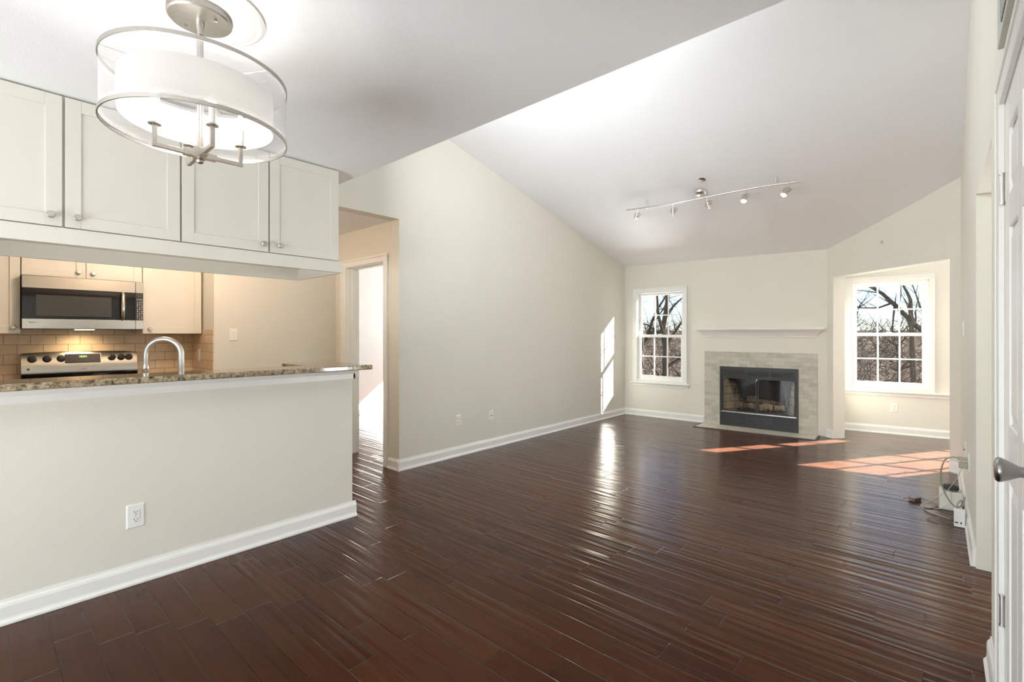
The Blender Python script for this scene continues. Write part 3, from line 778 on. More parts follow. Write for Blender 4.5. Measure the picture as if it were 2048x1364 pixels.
mb = MB(); mb.lathe([(0, 0), (.009, 0), (.009, .0015), (0, .0015)], onface(-.338, 1.012), nrm, 16); mb.build('indicator', M['dark'], r)
tag(MB().box(-5.66, -5.03, -1.15, .245, .8765, .914).build('stove_counter', M['granite']), 'granite counter on the left side of the range', 'countertop')
tag(MB().box(-5.66, -5.03, 1.015, 1.471, .8765, .914).build('stove_counter.001', M['granite']), 'granite counter on the right side of the range, by the tiled return', 'countertop')
for i, (a, b, w_) in enumerate(((-1.15, .243, 'left'), (1.017, 1.471, 'right'))):
    r3 = tag(empty('base_cabinet', (0, 0, 0)), 'low kitchen cabinet on the %s side of the range' % w_, 'cabinet')
    MB().box(-5.66, -5.06, a, b, 0, .876).build('cabinet_body', M['cab'], r3)
# kitchen ceiling lamp, above and behind the peninsula cabinets
r = tag(empty('ceiling_lamp', (-4.3, 1.0, 2.44)), 'round glass ceiling lamp in the kitchen behind the peninsula cabinets', 'lamp')
MB().lathe([(0, -.0), (.16, -.0), (.16, -.02), (.0, -.02)], seg=32).build('lamp_base', M['nickel'], r)
MB().lathe([(.15, -.021), (.13, -.06), (.08, -.09), (0, -.1)], seg=32).build('lamp_shade', emit('kitchen_dome', (1, .72, .45), 5), r, smooth=60)
light('kitchen_light', 'POINT', (-4.3, 1.0, 2.25), 33, (1, .75, .55), shadow_soft_size=.12)

# ------------------------------------------------------------------ chandelier
CX, CY = -1.937, .527
tag(MB().lathe([(0, 2.4395), (.205, 2.4395), (.205, 2.432), (.192, 2.424), (.180, 2.428), (.172, 2.422), (.160, 2.4175), (.145, 2.424), (.120, 2.4265), (0, 2.4265)], (CX, CY, 0), seg=64).build('ceiling_medallion', M['trim'], smooth=30),
    'round white moulded medallion on the ceiling above the chandelier', 'ceiling medallion')
r = tag(empty('chandelier', (CX, CY, 0)), 'drum chandelier with sheer white shade and brushed nickel rings', 'chandelier')
can = MB().lathe([(0, 2.4262), (.098, 2.4262), (.098, 2.405), (.094, 2.400), (.03, 2.397), (0, 2.397)], seg=48).build('canopy', M['nickel'], r, smooth=35)
for s_ in (1, -1):
    MB().box(s_ * .055 - .006, s_ * .055 + .006, s_ * .03 - .006, s_ * .03 + .006, 2.388, 2.400).build('screw_cap', M['nickel'], can, bevel=.001)
mb = MB(); mb.lathe([(.014, 2.398), (.013, 2.375), (.009, 2.362), (.009, 2.352)], seg=16); mb.lathe([(.0, 2.356), (.010, 2.35), (.012, 2.343), (.0105, 2.336), (.0105, 1.955)], seg=16)
mb.build('stem', M['nickel'], r, smooth=40)
def ring(rr, z0, z1, t): return MB().lathe([(rr, z0), (rr + t, z0), (rr + t, z1), (rr, z1)], seg=72, closed=True)
ring(.2730, 2.193, 2.206, .004).build('top_ring', M['nickel'], r, smooth=40)
ring(.2730, 1.999, 2.012, .004).build('bottom_ring', M['nickel'], r, smooth=40)
ring(.2722, 2.001, 2.203, .0008).build('sheer_shade', M['organza'], r, smooth=40)
sh = ring(.2290, 2.037, 2.163, .0012).build('inner_shade', M['shade'], r, smooth=40)
mb = MB()
for k in range(3):
    a = R(30 + 120 * k); mb.tube([(.009 * math.cos(a), .009 * math.sin(a), 2.198), (.2722 * math.cos(a), .2722 * math.sin(a), 2.198)], .0025, 6)
    mb.tube([(.228 * math.cos(a), .228 * math.sin(a), 2.155), (.2722 * math.cos(a), .2722 * math.sin(a), 2.165)], .0012, 5)
mb.build('shade_spider', M['nickelw'], r)
mb = MB(); mb.box(-.019, .019, -.019, .019, 1.918, 1.955); mb.lathe([(0, 1.899), (.008, 1.900), (.0115, 1.904), (.0115, 1.911), (.009, 1.918), (0, 1.919)], seg=20)
mb.build('hub', M['nickel'], r, bevel=.001)
for k in range(4):
    a = R(90 * k); c_, s_ = math.cos(a), math.sin(a)
    Mx = Matrix.Rotation(a, 4, 'Z')
    mb = MB(); mb.box(.018, .137, -.0065, .0065, 1.924, 1.937, Mx); mb.box(.124, .137, -.0065, .0065, 1.937, 1.995, Mx)
    mb.box(.018, .05, -.012, .012, 1.920, 1.941, Mx)
    arm = mb.build('arm', M['nickel'], r, bevel=.0008)
    p = (.1305 * c_, .1305 * s_, 0)
    MB().lathe([(0, 1.995), (.019, 1.996), (.019, 2.0), (.0, 2.002)], p, seg=20).build('drip_pan', M['nickel'], arm)
    MB().lathe([(0, 2.002), (.0105, 2.002), (.0105, 2.055), (0, 2.055)], p, seg=16).build('candle_sleeve', M['white'], arm, smooth=40)
    MB().lathe([(0, 2.055), (.006, 2.057), (.013, 2.075), (.0125, 2.09), (.006, 2.112), (.0015, 2.125), (0, 2.126)], p, seg=14).build('bulb', M['bulb'], arm, smooth=60)
    light('bulb_light', 'POINT', (CX + p[0], CY + p[1], 2.09), 9, (1, .985, .965), shadow_soft_size=.014).parent = None

# ------------------------------------------------------------------ track light
r = tag(empty('track_light', (-1.99, 5.417, 2.9)), 'curved silver rail light with five small spotlights on the sloped ceiling', 'track light')
O = Vector((-1.99, 5.417, 2.9))
rail = [(-2.866, 5.341, 2.834), (-2.72, 5.350, 2.826), (-2.607, 5.357, 2.823), (-2.45, 5.368, 2.819), (-2.291, 5.381, 2.817), (-2.14, 5.396, 2.820), (-1.996, 5.414, 2.827), (-1.85, 5.432, 2.834), (-1.734, 5.446, 2.839), (-1.535, 5.466, 2.846), (-1.39, 5.477, 2.847), (-1.249, 5.487, 2.845), (-1.142, 5.495, 2.840), (-1.02, 5.503, 2.834)]
MB().tube([Vector(p) - O for p in rail], .0080, 8).build('rail', M['nickel'], r, smooth=50)
nv = Vector((vault(-1.9, 5.4) - vault(-2.1, 5.4), 0, -.2)).normalized()
vn = Vector(((vault(-1.89, 5.417) - vault(-2.09, 5.417)) / .2, (vault(-1.99, 5.517) - vault(-1.99, 5.317)) / .2, -1)).normalized()
top = Vector((-1.99, 5.417, vault(-1.99, 5.417))) - O
MB().lathe([(0, 0), (.062, 0), (.062, .010), (.058, .028), (.045, .040), (.02, .045), (0, .045)], top, vn, 32).build('canopy', M['nickelw'], r, smooth=40)
MB().tube([top + Vector((0, 0, -.035)), Vector((-1.99, 5.415, 2.812)) - O], .007, 8).build('power_feed', M['nickelw'], r)
for x, y, z in ((-2.607, 5.357, 2.823), (-1.249, 5.487, 2.845)):
    zt = vault(x, y); mb = MB()
    mb.lathe([(0, 0), (.013, 0), (.008, -.014), (.0058, -.02), (.0058, z - zt + .018), (.009, z - zt + .012), (.009, z - zt - .014), (0, z - zt - .016)], Vector((x, y, zt)) - O, (0, 0, 1), 12)
    mb.build('standoff', M['nickelw'], r, smooth=40)
heads = [((-2.725, 5.350, 2.826), (-.35, .10, -1), False), ((-2.291, 5.381, 2.817), (-.1, .25, -1), False), ((-1.921, 5.423, 2.830), (.25, .25, -1), False), ((-1.535, 5.466, 2.846), (-.12, -.35, -1), True), ((-1.142, 5.495, 2.840), (-.42, -.38, -1), True)]
for p, dv, lit in heads:
    p = Vector(p) - O; dv = Vector(dv).normalized()
    mb = MB(); mb.tube([p + Vector((0, 0, .014)), p + Vector((0, 0, -.045))], .0065, 10)
    hd = mb.build('spot_head', M['nickelw'], r)
    c0 = p + Vector((0, 0, -.050))
    side = dv.cross(Vector((0, 1, .2))).normalized()
    mb = MB()
    pr = [(.012, 0), (.017, .006), (.026, .045), (.030, .075), (.031, .082)] if lit else [(.010, 0), (.018, .004), (.018, .040), (.026, .048), (.026, .058), (.017, .064), (.017, .088)]
    mb.lathe([(0, 0)] + pr + [(pr[-1][0] - .003, pr[-1][1]), (pr[-1][0] - .006, pr[-1][1] - .02), (0, pr[-1][1] - .03)], c0, dv, 20)
    mb.build('lamp_can', M['nickelw'], hd, smooth=35)
    MB().lathe([(.033, .006), (.034, .006), (.034, .052), (.033, .052)], c0, dv, 20, closed=True).build('glass_collar', M['rose'], hd, smooth=40)
    if lit:
        MB().lathe([(0, .055), (.0235, .072), (.026, .086), (.018, .094), (0, .097)], c0, dv, 20).build('lamp', M['spot'], hd, smooth=60)
        light('track_spot', 'SPOT', O + c0 + dv * .11, 5, (1, .93, .84), dv, spot_size=R(75), spot_blend=.6, shadow_soft_size=.02)
    q = [c0 + side * (.012 + .035 * math.sin(t_ / 8 * math.pi)) + dv * (.0 + .05 * t_ / 8) + Vector((0, 0, .012 * math.sin(t_ / 8 * math.pi))) for t_ in range(9)]
    MB().tube(q, .0022, 6).build('cable', M['brownp'], hd)
tag(MB().lathe([(0, 0), (.038, 0), (.038, .003), (.026, .010), (.012, .012), (.008, .022), (.014, .024), (.014, .026), (0, .027)], (-1.90, 5.215, vault(-1.90, 5.215) - .001), vn, 24).build('fire_sprinkler', M['nickel'], smooth=35),
    'small round chrome sprinkler in the sloped ceiling above the rail light', 'sprinkler')

# ------------------------------------------------------------------ fireplace
r = tag(empty('fireplace', FAR[0], angAB), 'black metal fireplace with glass doors in a grey tile surround', 'fireplace')
mb = MB(); mb.box(1.274, 1.490, -.012, -.0002, 0, 1.055); mb.box(2.472, 2.680, -.012, -.0002, 0, 1.055); mb.box(1.490, 2.472, -.012, -.0002, .843, 1.055)
mb.build('tile_surround', M['mosaic'], r)
MB().prism([(1.262, -.012), (1.258, -.385), (2.690, -.330), (2.690, -.012)], 0.0, .006, 'z').build('hearth', M['hearth'], r, bevel=.002)
mb = MB(); mb.prism([(1.240, -.012), (1.236, -.407), (1.258, -.385), (1.262, -.012)], 0, .008); mb.prism([(1.236, -.407), (2.712, -.352), (2.690, -.330), (1.258, -.385)], 0, .008); mb.prism([(2.712, -.352), (2.712, -.012), (2.690, -.012), (2.690, -.330)], 0, .008)
mb.build('hearth_edge', mat('hearth_edge_wood', (.06, .035, .025), .4), r)
f0, f1, z0, z1 = 1.490, 2.472, .006, .845
mb = MB(); mb.box(f0, f0 + .028, -.022, .02, z0, z1); mb.box(f1 - .028, f1, -.022, .02, z0, z1)
mb.box(f0 + .028, f1 - .028, -.022, .02, z1 - .055, z1); mb.box(f0 + .028, f1 - .028, -.014, .02, z1 - .125, z1 - .055); mb.box(f0 + .028, f1 - .028, -.022, .02, z1 - .145, z1 - .125)
mb.box(f0 + .028, f1 - .028, -.022, .02, .185, .205); mb.box(f0 + .028, f1 - .028, -.014, .02, .05, .185); mb.box(f0 + .028, f1 - .028, -.022, .02, z0, .05)
fr = mb.build('metal_frame', M['black'], r, bevel=.002)
for (za, zb) in ((z1 - .118, z1 - .062), (.075, .165)):
    for k in range(3):
        a = f0 + .055 + k * .302; b = a + .268; mb = MB()
        for j in range(4 if zb - za > .07 else 3):
            z = za + (zb - za) * (j + .5) / (4 if zb - za > .07 else 3)
            mb.hexa([(a, -.024, z - .006), (b, -.024, z - .006), (b, -.012, z - .008), (a, -.012, z - .008)], [(a, -.021, z), (b, -.021, z), (b, -.012, z + .006), (a, -.012, z + .006)])
        mb.build('louver', mat('louver_paint', (.035, .035, .036), .28) if k == 0 and za > .5 else bpy.data.materials['louver_paint'], fr)
MB().box(f0 + .02, f1 - .02, -.03, -.022, .200, .212).build('bottom_rail', M['nickel'], fr)
dz0, dz1 = .214, z1 - .147; dm = (f0 + f1) / 2
for k, (a, b) in enumerate(((f0 + .032, dm - .003), (dm + .003, f1 - .032))):
    mb = MB(); t_ = .016
    mb.box(a, a + t_, -.018, -.004, dz0, dz1); mb.box(b - t_, b, -.018, -.004, dz0, dz1); mb.box(a + t_, b - t_, -.018, -.004, dz0, dz0 + t_); mb.box(a + t_, b - t_, -.018, -.004, dz1 - .018, dz1)
    dd = mb.build('glass_door', M['black'], r, bevel=.001)
    MB().box(a + t_ - .003, b - t_ + .003, -.013, -.009, dz0 + t_ - .003, dz1 - .015).build('glass_pane', M['hearthglass'], dd)
    if k == 0: MB().tube([(b - .02, -.02, dz1 - .075), (b - .012, -.036, dz1 - .055), (b + .002, -.036, dz1 - .015), (b + .004, -.02, dz1 - .008)], .005, 8).build('handle', M['chrome'], dd, smooth=50)
# firebox liner
fb0, fb1, fd = 1.508, 2.454, .46
mb = MB()
mb.hexa([(fb0 - .006, .02, .17), (fb0, .02, .17), (fb0 + .22, fd, .17), (fb0 + .21, fd, .17)], [(fb0 - .006, .02, .78), (fb0, .02, .78), (fb0 + .22, fd, .78), (fb0 + .21, fd, .78)])
mb.hexa([(fb1, .02, .17), (fb1 + .006, .02, .17), (fb1 - .21, fd, .17), (fb1 - .22, fd, .17)], [(fb1, .02, .78), (fb1 + .006, .02, .78), (fb1 - .21, fd, .78), (fb1 - .22, fd, .78)])
mb.box(fb0 + .2, fb1 - .2, fd, fd + .02, .17, .78)
mb.box(fb0, fb1, .021, fd + .02, .15, .17)
mb.build('firebrick_liner', M['firebrick'], r)
MB().box(fb0, fb1, .021, fd + .02, .78, .80).build('smoke_hood', M['black'], r)
mb = MB()
for k in range(7): x = 1.70 + .095 * k; mb.tube([(x, .10, .235), (x, .34, .235), (x, .36, .26)], .008, 6)
for y in (.12, .30): mb.tube([(1.68, y, .227), (2.29, y, .227)], .008, 6)
for x in (1.72, 2.26):
    for y in (.12, .30): mb.tube([(x, y, .17), (x, y, .23)], .008, 6)
for x in (1.78, 2.16): mb.tube([(x, .09, .235), (x, .085, .33)], .008, 6)
mb.build('log_grate', M['black'], r)
rng = random.Random(5)
for (p, q, ra, mm) in (((1.70, .20, .285), (1.98, .15, .285), .042, 'ash'), ((1.98, .12, .285), (2.10, .30, .29), .048, 'logpale'), ((2.10, .14, .285), (2.26, .22, .285), .045, 'logpale'), ((1.80, .22, .352), (2.08, .26, .352), .030, 'ash'), ((2.10, .24, .352), (2.24, .17, .350), .028, 'ash'), ((1.86, .14, .285), (1.92, .3, .29), .040, 'logpale'), ((1.93, .24, .402), (1.80, .27, .396), .024, 'ash')):
    P, Qv = Vector(p), Vector(q); n = 7
    MB().tube([P.lerp(Qv, i / n) + Vector((0, 0, rng.uniform(-.006, .006))) for i in range(n + 1)], [ra * rng.uniform(.88, 1.1) for _ in range(n + 1)], 10).build('firewood_log', M[mm], r, smooth=60)
MB().box(1.66, 2.30, .06, .36, .1702, .186).build('ash_bed', M['ash'], r)
# mantel shelf
r = tag(empty('mantel_shelf', FAR[0], angAB), 'white crown-moulded mantel shelf on the wall above the fireplace', 'mantel')
ml, mr_ = 1.285, 2.655; zc = 1.262
prof = [(0, 0), (.012, 0), (.016, .018), (.030, .032), (.036, .046), (.060, .078), (.088, .094), (.096, .098), (.096, .104)]
mb = MB(); vs = []; fs = []; k = len(prof)
for n_, z in prof: vs += [(ml - n_, 0, zc + z), (ml - n_, -n_, zc + z), (mr_ + n_, -n_, zc + z), (mr_ + n_, 0, zc + z)]
for i in range(k - 1):
    for j in range(3): fs.append((i * 4 + j, i * 4 + j + 1, (i + 1) * 4 + j + 1, (i + 1) * 4 + j))
fs += [(0, 3, 2, 1), (4 * (k - 1), 4 * (k - 1) + 1, 4 * (k - 1) + 2, 4 * (k - 1) + 3)]
for i in range(k - 1): fs.append((i * 4 + 3, (i + 1) * 4 + 3, (i + 1) * 4, i * 4))
mb.add(vs, fs); mb.build('crown_moulding', M['trim'], r, smooth=25)
MB().box(ml - .112, mr_ + .105, -.118, 0, zc + .104, zc + .124).build('shelf_board', M['trim'], r, bevel=.005)

# small fixings
def hook(name, loc, label):
    mb = MB(); mb.lathe([(0, 0), (.010, 0), (.010, .004), (.005, .006), (.005, .022), (.009, .026), (.007, .032), (0, .034)], loc, (.1, -1, 0), 14)
    return tag(mb.build(name, M['white'], smooth=45), label, 'hook')
x, y = to_world(ALC, -.0, -.12)
hook('curtain_hook', (-.912, 7.60, 1.70), 'small white hook at the left of the alcove window, the upper one')
hook('curtain_hook.001', (-.912, 7.60, .945), 'small white hook at the left of the alcove window, the lower one')
x, y = to_world(ANG, .801, -.0005)
mb = MB(); mb.box(-.010, .010, -.012, 0, -.018, .018); mb.tube([(0, -.012, -.008), (.004, -.028, -.014), (.004, -.03, .008)], .004, 8)
o = mb.build('wall_hook', M['nickelw'], bevel=.001); o.location = (x, y, 2.319); o.rotation_euler = (0, 0, angBC)
tag(o, 'tiny metal hook high on the angled wall above the alcove opening', 'hook')
r = tag(empty('air_vent', (.158, 0, 2.185), R(-90)), 'grey-green air return vent with dark slats above the right door', 'vent')
MB().box(-2.12, -1.30, -.020, 0, 0, .22).build('vent_frame', M['ventw'], r, bevel=.003)
MB().box(-1.98, -1.33, -.0215, -.02, .02, .20).build('vent_opening', M['dark'], r)
mb = MB()
for k in range(26):
    s_ = -1.972 + .0255 * k; mb.box(s_, s_ + .007, -.024, -.0215, .02, .20)
mb.build('slat', M['ventw'], r)

# ------------------------------------------------------------------ things on the floor at the right wall
tag(MB().box(.006, .132, 4.79, 4.93, .0005, .134).build('white_box', M['offwhite'], bevel=.003), 'white cardboard box on the floor against the right wall', 'box')
r = tag(empty('smart_speaker', (.068, 4.862, .1345)), 'dark grey rounded puck speaker sitting on the white box', 'speaker')
MB().lathe([(0, 0), (.036, 0), (.046, .005), (.0475, .010)], seg=32).build('speaker_base', M['grey'], r, smooth=50)
MB().lathe([(.0478, .010), (.049, .018), (.046, .029), (.036, .038), (.02, .042), (0, .043)], seg=32).build('fabric_top', M['fabricg'], r, smooth=60)
r = tag(empty('power_brick', (-.135, 4.885, .0005), R(62)), 'small brown-grey power brick lying on the floor left of the white box', 'power adapter')
MB().box(-.042, .042, -.022, .022, 0, .030).build('adapter_body', M['brownp'], r, bevel=.004)
r = tag(empty('surge_protector', (.108, 4.435, .0005)), 'white upright adapter block on the floor in front of the white box', 'power adapter')
MB().box(-.028, .028, -.024, .024, 0, .118).build('adapter_body', M['white'], r, bevel=.006)
mb = MB(); mb.box(-.024, -.006, -.0248, -.0235, .026, .034); mb.box(.004, .012, -.0248, -.0235, .024, .036); mb.build('socket', M['hole'], r)
def cord(name, pts, rad, m, label, cat='cord'):
    P = [Vector(p) for p in pts]; out_ = []
    for i in range(len(P) - 1):
        p0, p1, p2, p3 = P[max(i - 1, 0)], P[i], P[i + 1], P[min(i + 2, len(P) - 1)]
        for k in range(8):
            t = k / 8; out_.append(.5 * ((2 * p1) + (p2 - p0) * t + (2 * p0 - 5 * p1 + 4 * p2 - p3) * t * t + (3 * p1 - p0 - 3 * p2 + p3) * t ** 3))
    out_.append(P[-1])
    return tag(MB().tube(out_, rad, 8).build(name, M[m], smooth=60), label, cat)
# plugs in the outlet
r = tag(empty('plug', (.150, 4.44, .461)), 'grey flat plug in the upper socket of the right wall outlet', 'plug')
MB().box(-.050, 0, -.013, .013, -.012, .012).build('plug_body', M['plug'], r, bevel=.004)
r = tag(empty('plug.001', (.150, 4.44, .421)), 'square grey charger in the lower socket of the right wall outlet', 'plug')
MB().box(-.045, 0, -.020, .020, -.024, .016).build('plug_body', M['plug'], r, bevel=.004)
cord('supply_cable', [(.100, 4.44, .461), (.075, 4.45, .462), (.035, 4.47, .43), (.015, 4.50, .34), (.020, 4.55, .24), (.045, 4.58, .155), (.085, 4.60, .09), (.118, 4.58, .10), (.125, 4.52, .15), (.118, 4.47, .17), (.100, 4.442, .150), (.096, 4.437, .119)], .0048, 'plug', 'thick grey-beige power cord arching from the wall outlet to the white block')
cord('charger_cord', [(.120, 4.43, .397), (.118, 4.45, .385), (.085, 4.55, .27), (.03, 4.66, .15), (-.05, 4.72, .06), (-.10, 4.74, .012), (-.06, 4.755, .006), (0, 4.765, .006), (.06, 4.76, .02), (.115, 4.74, .03)], .0022, 'cordw', 'thin pale cord running from the grey charger down to the floor')
cord('speaker_cord', [(.060, 4.813, .143), (.062, 4.800, .142), (.066, 4.780, .13), (.070, 4.775, .08), (.05, 4.77, .04), (.0, 4.76, .008), (-.06, 4.77, .004), (-.09, 4.74, .004), (-.06, 4.66, .004), (0, 4.60, .004), (.06, 4.54, .01), (.085, 4.47, .03)], .0022, 'cordw', 'thin white cord hanging from the puck speaker over the front of the white box')
cord('adapter_cord', [(-.117, 4.92, .016), (-.09, 4.94, .014), (-.03, 4.90, .008), (-.002, 4.84, .006), (-.03, 4.76, .004), (-.075, 4.70, .004), (-.06, 4.62, .004), (0, 4.55, .006), (.06, 4.49, .02), (.082, 4.45, .04)], .0026, 'cordb', 'dark cord from the power brick looping in front of the white box')
cord('adapter_cord.001', [(-.153, 4.85, .014), (-.19, 4.84, .006), (-.215, 4.87, .004), (-.20, 4.93, .004), (-.15, 4.95, .004), (-.11, 4.945, .004)], .0022, 'cordw', 'thin cord loop on the floor at the far left of the power brick')
cord('floor_cord', [(.082, 4.43, .03), (.05, 4.46, .02), (.0, 4.50, .006), (-.03, 4.50, .004), (-.055, 4.46, .004), (-.04, 4.42, .004), (0, 4.40, .004)], .0022, 'cordb', 'thin dark cord curling on the floor beside the white block')

# ------------------------------------------------------------------ outdoors
def terrain():
    mb = MB(); xs = [-70 + 3.5 * i for i in range(37)]; ys = [9.5 + 3.2 * j for j in range(26)]
    rg = random.Random(2); vs = []; fs = []
    for y in ys:
        t = min(1, max(0, (y - 14) / 46))
        for x in xs: vs.append((x, y, -7 + 8.6 * (t * t * (3 - 2 * t)) + rg.uniform(-.25, .25)))
    n = len(xs)
    for j in range(len(ys) - 1):
        for i in range(n - 1): fs.append((j * n + i, j * n + i + 1, (j + 1) * n + i + 1, (j + 1) * n + i))
    mb.add(vs, fs); return struct(mb.build('ground', M['hill'], smooth=80))
terrain()
def gz(y):
    t = min(1, max(0, (y - 14) / 46)); return -7 + 8.6 * (t * t * (3 - 2 * t))
def branch(mb, p, d, L, r, depth, rg, droop=.0, seg=5, kids=(2, 4)):
    pts = [p.copy()]; rs = [r]; n = 5; q = p.copy(); dd = d.normalized()
    for i in range(n):
        dd = (dd + Vector((rg.uniform(-.2, .2), rg.uniform(-.2, .2), rg.uniform(-.12, .18) - droop))).normalized()
        q = q + dd * (L / n); pts.append(q.copy()); rs.append(r * (1 - .8 * (i + 1) / n))
    mb.tube(pts, rs, seg if r > .02 else 4, cap=False)
    if depth > 0:
        for k in range(rg.randint(*kids)):
            i = rg.randint(1, n - 1); a = rg.uniform(0, 2 * math.pi)
            base_d = (pts[i + 1] - pts[i]).normalized(); o1 = base_d.orthogonal().normalized(); o2 = base_d.cross(o1)
            nd = base_d * rg.uniform(.5, .9) + (o1 * math.cos(a) + o2 * math.sin(a)) * rg.uniform(.5, .9)
            branch(mb, pts[i], nd, L * rg.uniform(.4, .65), max(.004, rs[i] * .55), depth - 1, rg, droop, seg, kids)
def tree_from(name, label, limbs, loc, m, seed, group=None, kids=(2, 4)):
    """limbs: list of (points, radius at start, radius at end); first one is the trunk"""
    rg = random.Random(seed); r = tag(empty(name, loc), label, 'tree', group); L0 = Vector(loc)
    for i, (pts, ra, rb) in enumerate(limbs):
        P = [Vector(p) - L0 for p in pts]; n = len(P); mb = MB()
        rs = [ra + (rb - ra) * k / (n - 1) for k in range(n)]
        mb.tube(P, rs, 8)
        if i:
            for k in range(1, n):
                for c_ in range(rg.randint(1, 3)):
                    dv = (P[k] - P[k - 1]).normalized(); o1 = dv.orthogonal().normalized(); o2 = dv.cross(o1); a = rg.uniform(0, 6.28)
                    branch(mb, P[k], dv * .6 + (o1 * math.cos(a) + o2 * math.sin(a)) * .7 + Vector((0, 0, .2)), rg.uniform(.5, 1.2), max(.010, rs[k] * .4), 2, rg, kids=kids)
        mb.build('trunk' if i == 0 else 'branch', m, r, smooth=60)
    return r
tree_from('bare_tree', 'dark leafless tree filling the window left of the fireplace', [
    ([(-6.75, 15, -7), (-6.66, 15, -.6), (-6.63, 15, .8), (-6.74, 15, 1.45), (-6.62, 15, 2.1), (-6.56, 15, 2.6), (-6.48, 15, 3.3), (-6.5, 15, 4.2), (-6.3, 15.1, 5.4), (-6.2, 15.2, 6.6)], .125, .015),
    ([(-6.70, 15, 1.2), (-6.75, 14.7, 1.9), (-6.66, 14.4, 2.5), (-6.4, 14.1, 3.1), (-6.2, 13.9, 3.9)], .06, .012),
    ([(-6.75, 15, 1.3), (-7.1, 15.2, 1.45), (-7.4, 15.3, 1.62), (-7.9, 15.4, 1.75)], .065, .008),
    ([(-8.9, 15.8, -7), (-8.4, 15.6, -1.5), (-7.75, 15.3, .7), (-7.35, 15.2, 1.3), (-7.15, 15.1, 1.75), (-6.95, 15, 2.1), (-6.65, 14.9, 2.45), (-6.4, 14.8, 2.9), (-6.0, 14.7, 3.9)], .085, .012),
    ([(-6.66, 15, .9), (-6.4, 15.2, 1.4), (-6.1, 15.4, 1.95), (-5.8, 15.5, 2.5)], .06, .008),
    ([(-6.6, 15, 1.9), (-6.3, 14.8, 2.2), (-6.0, 14.7, 2.42), (-5.6, 14.6, 2.6)], .05, .008),
    ([(-6.66, 15, .2), (-6.2, 14.9, .5), (-5.9, 14.8, .95), (-5.6, 14.7, 1.2)], .06, .008),
    ([(-6.66, 15, -.3), (-7.1, 15.1, .2), (-7.5, 15.2, .7)], .05, .008)], (-6.75, 15, -7), M['bark'], 11)
tree_from('bare_tree.001', 'leafless tree with a thick slanting limb seen through the alcove window', [
    ([(-.45, 17, -6.6), (-.48, 17, -.5), (-.52, 17, .9), (-.55, 17, 1.7), (-.56, 17, 2.24), (-.63, 17, 2.45), (-.73, 17, 2.68), (-.78, 17, 3.6), (-.7, 17, 5)], .075, .012),
    ([(1.7, 17.9, -6.8), (1.2, 17.7, -1.6), (.4, 17.4, .7), (-.16, 17.2, 1.26), (-.47, 17.1, 1.56), (-.84, 17, 2.05), (-1.17, 16.9, 2.45), (-1.51, 16.8, 2.72), (-2.2, 16.6, 3.1), (-3.2, 16.4, 3.7)], .10, .02),
    ([(-.98, 17, 2.17), (-1.25, 16.9, 2.05), (-1.5, 16.8, 2.05), (-1.9, 16.7, 2.07)], .03, .010),
    ([(-.9, 17, 2.1), (-.93, 16.9, 1.7), (-.95, 16.8, 1.2)], .028, .012),
    ([(-.25, 17.2, 1.35), (-.25, 17.1, 1.75), (-.36, 17, 2.05), (-.45, 17, 2.4), (-.55, 17, 2.75)], .035, .012),
    ([(-.5, 17, .5), (-.9, 16.8, .8), (-1.3, 16.7, .9)], .03, .01)], (-.45, 17, -6.6), M['bark'], 21, kids=(1, 3))
def wild_tree(x, y, h, seed, name):
    rg = random.Random(seed); z = gz(y); mb = MB(); p = Vector((0, 0, 0)); pts = [p.copy()]; n = 7
    for i in range(n):
        p = p + Vector((rg.uniform(-.25, .25), rg.uniform(-.25, .25), h / n)); pts.append(p.copy())
    mb.tube(pts, [.12 * (1 - .85 * i / n) + .01 for i in range(n + 1)], 6, cap=False)
    mb2 = MB()
    for i in range(2, n + 1):
        for k in range(4):
            a = rg.uniform(0, 6.28); branch(mb2, pts[i], Vector((math.cos(a), math.sin(a), rg.uniform(.4, 1.1))), rg.uniform(.8, 1.9), .03, 2, rg, seg=4, kids=(2, 4))
    r = empty(name, (x, y, z - .2)); mb.build('trunk', M['bark2'], r); mb2.build('branch', M['bark2'], r); return r
protos = []
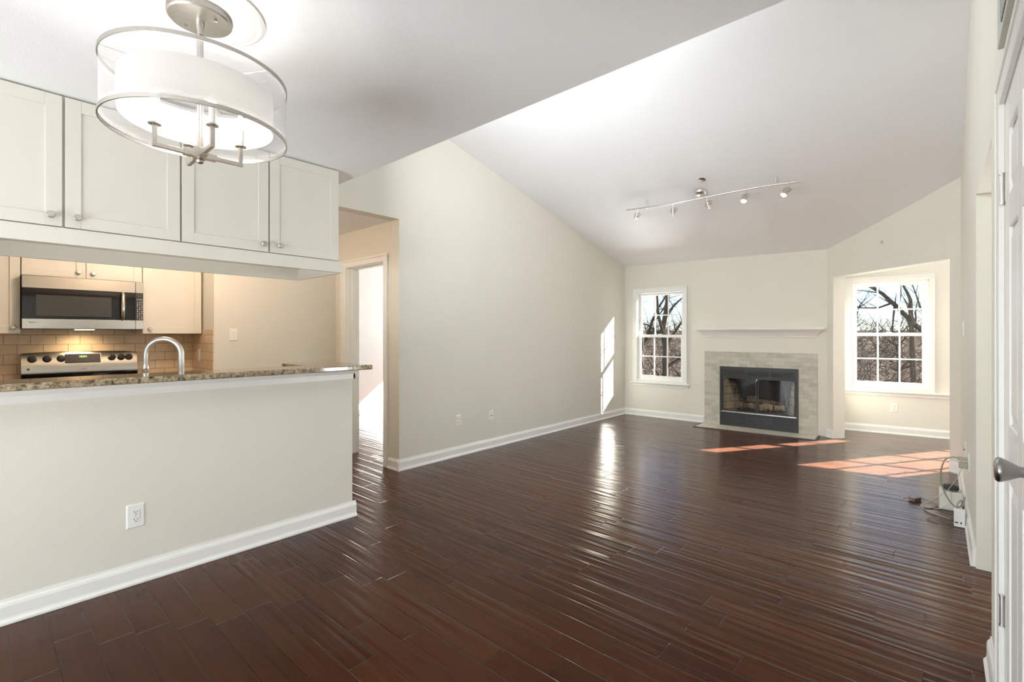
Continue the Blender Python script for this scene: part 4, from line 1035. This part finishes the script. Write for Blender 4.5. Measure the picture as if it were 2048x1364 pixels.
spots = [(-10.5, 20, 8.2), (-8.2, 23, 8.4), (-13, 24, 8.5), (-6.2, 21, 7.6), (-11.5, 28, 8.0), (-9, 31, 7.6), (-15.5, 29, 8), (-4.2, 24, 7.6), (-2.6, 26, 7.7), (-1.2, 24, 7.3), (.6, 26, 7.8), (-.2, 31, 6.9), (-3.6, 32, 7), (2.8, 29, 7), (-5.4, 29, 7)]
for i, (x, y, h) in enumerate(spots):
    if i < 3:
        o = wild_tree(x, y, 7.0, 40 + i, 'woodland_tree'); protos.append(o)
    else:
        s_ = protos[i % 3]; o = s_.copy(); col.objects.link(o)
        for ch in s_.children:
            c_ = ch.copy(); col.objects.link(c_); c_.parent = o
        o.location = (x, y, gz(y) - .2); o.rotation_euler = (0, 0, i * 1.3)
    o.scale = (1, 1, 1)
    tag(o, 'grey leafless tree standing in the brown woods outside the windows', 'tree', 'bare trees in the woods outside')
# thin brush on the slope: nobody could count it
def brush():
    rg = random.Random(9); mb = MB()
    for i in range(2600):
        y = rg.uniform(15, 60); x = rg.uniform(-.62 * y - 3, .16 * y + 2); z = gz(y) - .2; h = rg.uniform(1.0, 3.0)
        p = Vector((x, y, z)); dv = Vector((rg.uniform(-.5, .5), rg.uniform(-.3, .3), 1))
        pts = [p]
        for k in range(4):
            dv = dv + Vector((rg.uniform(-.45, .45), rg.uniform(-.2, .2), rg.uniform(-.25, .1))); p = p + dv * (h / 4); pts.append(p)
        r0 = rg.uniform(.010, .022) * (1 + y / 45)
        mb.tube(pts, [r0, r0 * .85, r0 * .7, r0 * .5, r0 * .2], 3, cap=False)
        if i % 2 == 0:
            for k in (1, 2, 3):
                q = pts[k]; e = q + Vector((rg.uniform(-.8, .8), rg.uniform(-.3, .3), rg.uniform(.1, .7))); mb.tube([q, (q + e) / 2 + Vector((0, 0, .08)), e], [r0 * .6, r0 * .45, r0 * .2], 3, cap=False)
    o = mb.build('brushwood', M['twig']); o['kind'] = 'stuff'
    return tag(o, 'tangle of pale brown twigs and brush on the slope outside', 'brush')
brush()
